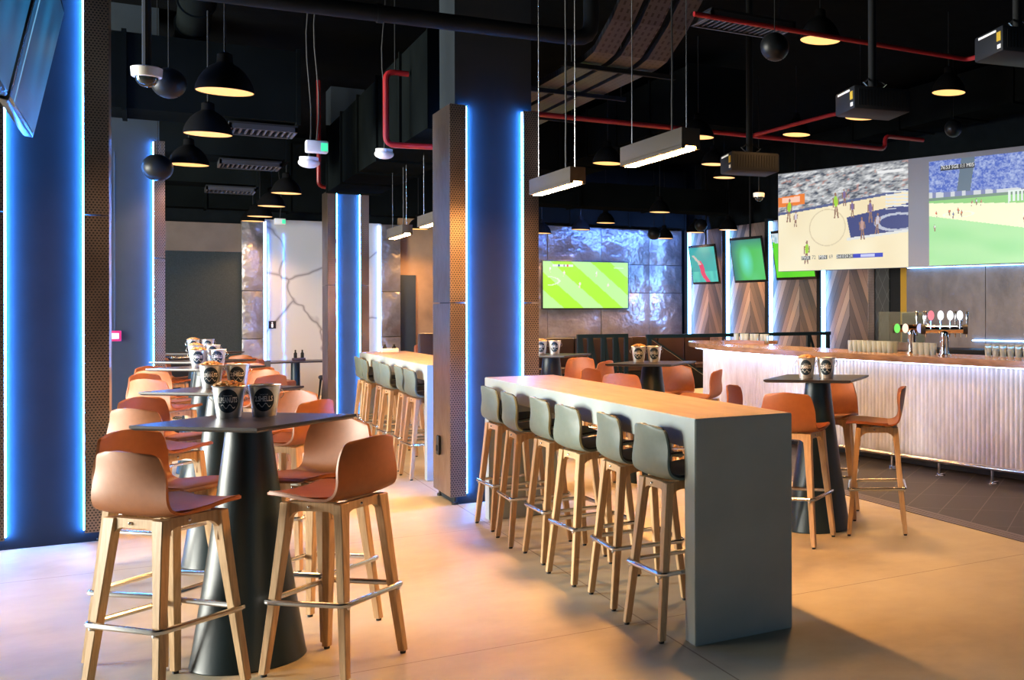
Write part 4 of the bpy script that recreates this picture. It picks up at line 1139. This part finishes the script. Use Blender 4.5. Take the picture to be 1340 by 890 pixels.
pipe('sprinkler_pipe', 'long red pipe across the ceiling stepping up beside the big screen', 'pipe', bend([(3.2, 12.1, 3.82), (8.3, 12.1, 3.82), (8.3, 12.1, 4.0), (8.95, 12.1, 4.0)]), 0.03, 'red')
pipe('sprinkler_pipe', 'short red pipe branching above the lower projector', 'pipe', bend([(6.3, 12.08, 3.83), (7.0, 11.3, 4.05), (7.6, 10.6, 4.05)]), 0.025, 'red')
hp = pipe('sprinkler_pipe', 'red pipe bending under the duct beside the central column', 'pipe', bend([(2.10, 11.2, 3.92), (1.90, 11.2, 3.92), (1.90, 11.2, 3.22), (2.30, 11.1, 3.22)]), 0.028, 'red')
b = nb(); rod(b, (1.98, 11.2, 3.92), (1.98, 11.2, 4.92), 0.006, 6); obj('hanger_rod', b, M['black'], hp)
pipe('sprinkler_pipe', 'red pipe framing the top of the far blue column', 'pipe', bend([(2.04, 17.2, 4.93), (2.04, 17.2, 3.39), (2.80, 17.2, 3.39), (2.80, 17.2, 3.55)]), 0.028, 'red')
def duct(lab, x0, x1, y0, y1, z0, z1, flange='y', m='duct'):
    t = thing('air_duct', lab, 'duct', ((x0 + x1) / 2, (y0 + y1) / 2, z0))
    cx, cy = (x0 + x1) / 2, (y0 + y1) / 2
    b = nb(); box(b, x0 - cx, x1 - cx, y0 - cy, y1 - cy, 0, z1 - z0); obj('duct_body', b, M[m], t)
    f = 0.025; ln = (y1 - y0) if flange == 'y' else (x1 - x0); n = max(2, int(ln / 1.2))
    for i in range(n + 1):
        p = -ln / 2 + ln * i / n; b = nb()
        if flange == 'y': box(b, x0 - cx - f, x1 - cx + f, p - 0.02, p + 0.02, -f, z1 - z0 + f)
        else: box(b, p - 0.02, p + 0.02, y0 - cy - f, y1 - cy + f, -f, z1 - z0 + f)
        obj('duct_flange', b, M[m], t)
    return t
duct('large rectangular duct running back from the central column', 2.12, 2.78, 10.35, 16.9, 3.30, 4.20)
duct('dark rectangular duct crossing over the far left aisle', -1.5, 1.5, 15.6, 16.4, 3.55, 4.1, 'x')
duct('dark rectangular duct hung before the taupe wall', -1.5, 1.4, 18.6, 19.3, 3.50, 4.0, 'x')
duct('dark rectangular duct over the left aisle, nearest the camera', -1.6, 1.3, 12.5, 13.2, 3.56, 4.28, 'x')
duct('dark duct across the middle ceiling behind the linear pendants', 3.3, 5.2, 16.3, 17.0, 3.75, 4.92, 'x')
duct('dark duct over the far tables before the hammered steel wall', 5.0, 9.4, 19.2, 19.9, 3.52, 3.95, 'x')
duct('dark duct running along the ceiling above the bar', 9.0, 9.6, 4.0, 14.0, 4.25, 4.8)
duct('dark duct running back over the middle of the room', 5.6, 6.4, 12.5, 22.5, 4.0, 4.7)
duct('dark bulkhead duct along the top of the back wall', -3.0, 10.0, 22.55, 22.95, 3.45, 4.7, 'x')
def grille(lab, x0, x1, y0, y1, z, hung=False):
    t = thing('air_diffuser', lab, 'air vent', ((x0 + x1) / 2, (y0 + y1) / 2, z)); w2, h2_ = (x1 - x0) / 2, (y1 - y0) / 2
    b = nb(); f = 0.025
    for a in ((-w2, w2, -h2_, -h2_ + f), (-w2, w2, h2_ - f, h2_), (-w2, -w2 + f, -h2_, h2_), (w2 - f, w2, -h2_, h2_)): box(b, a[0], a[1], a[2], a[3], -0.02, 0.03)
    obj('frame', b, M['tray'], t)
    n = max(6, int((x1 - x0) / 0.055)); b = nb()
    for i in range(n):
        x = -w2 + f + (i + 0.5) * (2 * w2 - 2 * f) / n; v = box(b, x - 0.004, x + 0.014, -h2_ + f, h2_ - f, -0.01, 0.02)
    obj('slats', b, M['tray'], t)
    b = nb(); box(b, -w2, w2, -h2_, h2_, 0.03, 0.05); obj('backing', b, M['black'], t)
    if hung:
        for sx in (-1, 1):
            b = nb(); rod(b, (sx * (w2 - 0.04), 0, 0.05), (sx * (w2 - 0.04), 0, 4.91 - z), 0.005, 6); obj('hanger_rod', b, M['black'], t)
grille('slatted grille in the left aisle ceiling, nearest and largest', 0.70, 1.30, 12.58, 13.1, 3.485)
grille('slatted grille in the left aisle ceiling, second from the camera', 0.77, 1.44, 15.65, 16.2, 3.475)
grille('slatted grille in the left aisle ceiling, farthest', 0.75, 1.38, 18.65, 19.2, 3.425)
grille('slatted grille at the top of the photo, right of the cable trays', 4.02, 4.85, 8.5, 8.95, 4.2, True)
grille('slatted grille on the upper left beside the camera pole', -0.45, 0.2, 9.6, 10.2, 4.2, True)
# cable trays
def traymat():
    m = bpy.data.materials.new('perforated_tray'); nt, p = nodes(m)
    g = N(nt, 'ShaderNodeNewGeometry').outputs['Position']; sp = N(nt, 'ShaderNodeSeparateXYZ'); L(nt, g, sp.inputs[0])
    a = M_(nt, 'LESS_THAN', M_(nt, 'ABSOLUTE', M_(nt, 'SUBTRACT', M_(nt, 'FRACT', M_(nt, 'DIVIDE', sp.outputs[0], 0.055)), 0.5)), 0.18)
    c = M_(nt, 'LESS_THAN', M_(nt, 'FRACT', M_(nt, 'DIVIDE', sp.outputs[1], 0.075)), 0.55)
    L(nt, mixc(nt, M_(nt, 'MULTIPLY', a, c), (0.035, 0.035, 0.037), (0.004, 0.004, 0.004)), p.inputs['Base Color'])
    p.inputs['Metallic'].default_value = 0.5; p.inputs['Roughness'].default_value = 0.45; return m
M['ptray'] = traymat()
for k in range(3):
    x0 = 3.28 + k * 0.25; x1 = x0 + 0.19
    t = thing('cable_tray', 'perforated steel cable tray bending upward, %s of three side by side' % ('left', 'middle', 'right')[k], 'cable tray', (x0, 9.3, 3.9))
    b = nb(); path = [(7.6 - 9.3, 1.0), (8.9 - 9.3, 0.22), (9.35 - 9.3, 0.03), (9.6 - 9.3, 0.0), (16.0 - 9.3, 0.0)]
    prev = None
    for (yy, zz) in path:
        cur = [b.verts.new(p) for p in ((0, yy, zz + 0.06), (0, yy, zz), (x1 - x0, yy, zz), (x1 - x0, yy, zz + 0.06))]
        if prev:
            for i in range(3): b.faces.new((prev[i], prev[i + 1], cur[i + 1], cur[i]))
        prev = cur
    obj('tray_channel', b, M['ptray'], t, smooth=0)
for k, yy in enumerate((9.7, 11.0, 12.6, 14.4)):
    t = thing('tray_hanger', 'black trapeze hanger under the cable trays, %s from the camera' % ordn[k], 'hanger', (3.65, yy, 3.87), 0, 'hangers under the cable trays')
    b = nb(); box(b, -0.55, 0.55, -0.02, 0.02, -0.02, 0.022); obj('cross_bar', b, M['pipe'], t)
    for s in (-0.5, 0.5):
        b = nb(); rod(b, (s, 0, 0), (s, 0, 1.03), 0.005, 6); obj('threaded_rod', b, M['tray'], t)
# ball speakers, dome cameras, emergency lights
def ball(lab, x, y, z, r):
    t = thing('ball_speaker', lab, 'speaker', (x, y, z), 0, 'black ball speakers')
    b = nb(); sphere(b, (0, 0, 0), r, 28, 18); obj('enclosure', b, mat('speaker_black', (0.006, 0.007, 0.008), 0.4, spec=0.2), t)
    b = nb(); rod(b, (0, 0, r * 0.9), (0, 0, 4.9 - z), 0.004, 6); obj('cable', b, M['black'], t)
    b = nb(); lathe(b, [(r * 0.55, -r * 0.842), (r * 0.53, -r * 0.856), (0.001, -r * 0.99)], 24, cap0=False); obj('grille', b, M['pipe'], t)
ball('black ball speaker behind the white dome camera, upper left', 0.17, 10.6, 3.50, 0.125)
ball('black ball speaker before the farther blue pillar on the left', 0.12, 13.6, 3.13, 0.14)
ball('black ball speaker left of the big dome pendant, upper right', 3.98, 7.3, 3.66, 0.11)
ball('black ball speaker above the top edge of the big screen', 8.62, 11.0, 3.98, 0.115)
ball('small black ball speaker before the hammered steel wall', 8.62, 21.0, 3.19, 0.13)
ball('small black ball speaker left of the chevron wall', 9.35, 20.3, 3.35, 0.13)
def dome_cam(lab, x, y, z, s, pole):
    t = thing('security_camera', lab, 'security camera', (x, y, z), 0, 'white dome cameras')
    b = nb(); lathe(b, [(0.085 * s, 0.0), (0.09 * s, 0.005 * s), (0.094 * s, 0.065 * s), (0.08 * s, 0.072 * s), (0.02 * s, 0.074 * s)], 28); obj('housing', b, M['whiteplastic'], t)
    b = nb(); lathe(b, [(0.068 * s * math.cos(a), -0.07 * s * math.sin(a)) for a in [k * PI / 2 / 8 for k in range(8)]], 24); obj('bubble', b, mat('dark_bubble', (0.02, 0.025, 0.024), 0.05), t)
    b = nb(); rod(b, (0, 0, 0.07 * s), (0, 0, 4.9 - z), pole, 10); obj('drop_pole', b, M['black'], t)
dome_cam('white dome camera on a black pole, upper left', 0.02, 9.14, 3.27, 1.0, 0.028)
dome_cam('white dome camera hanging left of the big screen', 7.04, 13.38, 3.20, 0.85, 0.006)
def emergency(lab, x, y, z, kind):
    t = thing('emergency_light', lab, 'emergency light', (x, y, z))
    if kind == 'sign':
        b = nb(); box(b, -0.09, 0.09, -0.05, 0.05, -0.06, 0.05, 0.012); obj('case', b, M['whiteplastic'], t)
        b = nb(); box(b, 0.03, 0.085, -0.054, -0.05, -0.045, 0.03); obj('lit_pictogram', b, M['green_led'], t)
    else:
        b = nb(); sphere(b, (0, 0, 0), 0.09, 20, 12, 0.55); obj('lens', b, M['whiteplastic'], t)
        b = nb(); lathe(b, [(0.08, 0.02), (0.08, 0.05), (0.02, 0.055)], 20); obj('base', b, M['whiteplastic'], t)
    b = nb(); tube(b, [(0.02 * math.sin(k), 0, 0.05 + k * (4.9 - z - 0.05) / 8) for k in range(9)], 0.006, 6); obj('flex_cable', b, M['rubber'], t)
emergency('small green-lit exit light hung before the large duct', 1.30, 11.1, 3.14, 'sign')
emergency('cream oval light hung just below the exit light', 1.26, 11.3, 3.01, 'oval')
emergency('small cream lamp hung left of the central column', 2.00, 11.9, 3.22, 'oval')
emergency('small exit light with green glow above the marble wall', 2.02, 22.3, 3.24, 'sign')
# projectors
def projector(lab, x, y, z, rz):
    t = thing('projector', lab, 'projector', (x, y, z), rz, 'ceiling projectors')
    b = nb(); box(b, -0.25, 0.25, -0.22, 0.22, -0.10, 0.09, 0.02); obj('body', b, M['projbody'], t)
    b = nb()
    for i in range(16): box(b, -0.21 + i * 0.027, -0.202 + i * 0.027, -0.226, -0.218, -0.07, 0.06)
    obj('vent_slats', b, M['black'], t)
    b = nb(); lathe(b, [(0.07, 0), (0.07, 0.04), (0.055, 0.06)], 20); bmesh.ops.transform(b, matrix=Matrix.Translation((0.08, 0.22, 0)) @ Matrix.Rotation(-PI / 2, 4, 'X'), verts=b.verts); obj('lens', b, M['black'], t)
    b = nb(); box(b, -0.254, -0.25, -0.20, -0.14, -0.02, 0.045); obj('yellow_label', b, M['yellow'], t)
    b = nb(); box(b, -0.254, -0.25, -0.13, 0.14, 0.052, 0.068); box(b, -0.254, -0.25, -0.20, -0.15, -0.075, -0.045); obj('white_label', b, M['white'], t)
    b = nb(); box(b, -0.06, 0.06, -0.06, 0.06, 0.09, 0.11); rod(b, (0, 0, 0.1), (0, 0, 4.9 - z), 0.035, 12); obj('ceiling_pole', b, M['black'], t)
    for s in (-1, 1):
        b = nb(); tube(b, [(s * 0.05, -0.05, 0.105), (s * 0.10, -0.05, 0.15), (s * 0.03, 0, 0.2)], 0.008, 6); obj('signal_cable', b, M['steel'], t)
projector('ceiling projector beside the big screen, lowest of three', 5.05, 9.80, 3.12, -0.20)
projector('ceiling projector in the middle of three, a dome lamp below it', 4.95, 7.40, 3.35, -0.20)
projector('ceiling projector cut by the photo edge, highest of three', 5.35, 6.05, 3.60, -0.20)

# ================================================================ FAR FURNITURE
def truss(lab, x0, x1, y, posts, ztop, zlow):
    t = thing('truss_partition', lab, 'partition', (x0, y, 0))
    b = nb(); box(b, 0, x1 - x0, -0.03, 0.03, ztop - 0.06, ztop); obj('top_rail', b, M['cone'], t)
    b = nb(); box(b, 0, x1 - x0, -0.03, 0.03, zlow, zlow + 0.06); obj('bottom_rail', b, M['cone'], t)
    n = len(posts)
    for i, p in enumerate(posts):
        b = nb(); box(b, p - x0 - 0.03, p - x0 + 0.03, -0.028, 0.028, 0, ztop - 0.06); obj('post', b, M['cone'], t)
        if i < n - 1:
            q = posts[i + 1] - x0; b = nb(); hexa(b, [(p - x0 + 0.0, -0.02, ztop - 0.06), (p - x0 + 0.05, -0.02, ztop - 0.06), (p - x0 + 0.05, 0.02, ztop - 0.06), (p - x0, 0.02, ztop - 0.06)],
                 [(q - 0.05, -0.02, zlow + 0.06), (q, -0.02, zlow + 0.06), (q, 0.02, zlow + 0.06), (q - 0.05, 0.02, zlow + 0.06)]); obj('brace', b, M['cone'], t)
    return t
truss('black steel truss partition with slanted bars below the wall television', 5.68, 6.52, 17.0, [5.71, 5.88, 6.10, 6.30, 6.49], 1.235, 0.05)
truss('long black railing behind the curved bar end', 6.6, 10.05, 16.4, [6.65, 8.3, 9.6, 10.0], 1.23, 0.05)
def banquette(lab, x, y, rz, wid, m, back=1.15, top=None):
    t = thing('booth_bench', lab, 'bench', (x, y, 0), rz)
    b = nb(); box(b, -wid / 2, wid / 2, -0.30, 0.28, 0.0, 0.42, 0.02); obj('seat_base', b, M['black'], t)
    n = max(1, int(wid / 0.6))
    for i in range(n):
        a = -wid / 2 + i * wid / n
        b = nb(); box(b, a + 0.006, a + wid / n - 0.006, -0.32, 0.2, 0.42, 0.52, 0.03); obj('seat_cushion', b, m, t)
        b = nb(); box(b, a + 0.006, a + wid / n - 0.006, 0.2, 0.34, 0.46, back, 0.04); obj('back_cushion', b, m, t)
    return t
banquette('dark brown booth bench under the wall television, left', 6.9, 20.6, 0, 2.4, M['boothbrown'], 1.08)
banquette('dark brown booth bench behind the railing, right', 9.0, 20.8, 0, 1.8, M['boothbrown'], 1.08)
banquette('dark brown rounded booth bench left of the truss partition', 4.75, 20.3, 0.0, 1.5, M['boothbrown'], 1.22)
banquette('rust leather bench behind the left-aisle tables', 1.35, 19.2, 0.9, 1.3, M['rustleather'], 0.86)
banquette('rust leather bench farther left, behind the last aisle table', 0.55, 20.9, 0.9, 1.4, M['rustleather'], 0.92)
banquette('brown bench with high back below the brown wall', 4.9, 22.2, 0.0, 1.2, M['rustleather'], 0.95)
# dining table and chairs before the marble wall
t = thing('dining_table', 'black dining table on a round post before the marble wall', 'table', (2.15, 21.2, 0))
b = nb(); box(b, -0.62, 0.62, -0.36, 0.36, 0.73, 0.755, 0.006); obj('table_top', b, M['top'], t)
b = nb(); lathe(b, [(0.30, 0), (0.30, 0.015), (0.075, 0.03), (0.07, 0.73)], 28); obj('post', b, M['cone'], t)
def chair(lab, x, y, rz, m):
    t = thing('dining_chair', lab, 'chair', (x, y, 0), rz)
    b = nb(); box(b, -0.23, 0.23, -0.23, 0.22, 0.42, 0.49, 0.03); obj('seat', b, m, t)
    b = nb(); n = 12; A = []
    for k in range(n + 1):
        a = PI * (0.12 + 0.76 * k / n); A.append((0.27 * math.cos(a), -0.02 - 0.25 * math.sin(a)))
    lo = [b.verts.new((x_, y_, 0.52)) for x_, y_ in A]; hi = [b.verts.new((x_ * 1.05, y_ * 1.08, 0.82)) for x_, y_ in A]
    for k in range(n): b.faces.new((lo[k], lo[k + 1], hi[k + 1], hi[k]))
    bmesh.ops.solidify(b, geom=b.faces[:], thickness=0.04); obj('backrest', b, m, t, smooth=60)
    for sx in (-1, 1):
        for sy in (-1, 1):
            b = nb(); tube(b, [(sx * 0.19, sy * 0.18, 0.43), (sx * 0.22, sy * 0.22, 0)], [0.018, 0.012], 8); obj('leg', b, M['black'], t)
    return t
chair('grey upholstered dining chair left of the black dining table', 1.72, 20.35, -PI / 2 + 0.3, M['greychair'])
chair('black dining chair right of the black dining table', 2.72, 21.0, PI / 2, M['blackpad'])
t = thing('condiment_holder', 'small dark condiment holder on the black dining table', 'caddy', (2.20, 21.2, 0.755))
b = nb(); box(b, -0.10, 0.10, -0.06, 0.06, 0, 0.05, 0.006); obj('caddy_box', b, M['boothbrown'], t)
for xx in (-0.05, 0.055):
    b = nb(); lathe(b, [(0.026, 0.0), (0.026, 0.13), (0.012, 0.15), (0.012, 0.19)], 12, (xx, 0)); obj('bottle', b, M['black'], t)
t = thing('condiment_holder', 'small dark condiment holder on the far end of the far cement counter', 'caddy', (2.50, 14.55, 1.11))
b = nb(); box(b, -0.10, 0.10, -0.06, 0.06, 0, 0.05, 0.006); obj('caddy_box', b, M['whiteplastic'], t)
for xx in (-0.05, 0.055):
    b = nb(); lathe(b, [(0.024, 0.0), (0.024, 0.06), (0.012, 0.08), (0.012, 0.10)], 12, (xx, 0)); obj('bottle', b, M['black'], t)
# serving station with steel trays beyond the last aisle table
t = thing('service_station', 'low dark service station with steel trays beyond the left-aisle tables', 'counter', (0.20, 17.3, 0), 0.2)
b = nb(); box(b, -0.45, 0.45, -0.25, 0.25, 0, 0.98, 0.01); obj('cabinet', b, M['black'], t)
b = nb(); box(b, -0.36, 0.0, -0.2, 0.2, 0.98, 1.06, 0.02); box(b, 0.05, 0.36, -0.2, 0.2, 0.98, 1.03, 0.02); obj('trays', b, M['steel'], t)
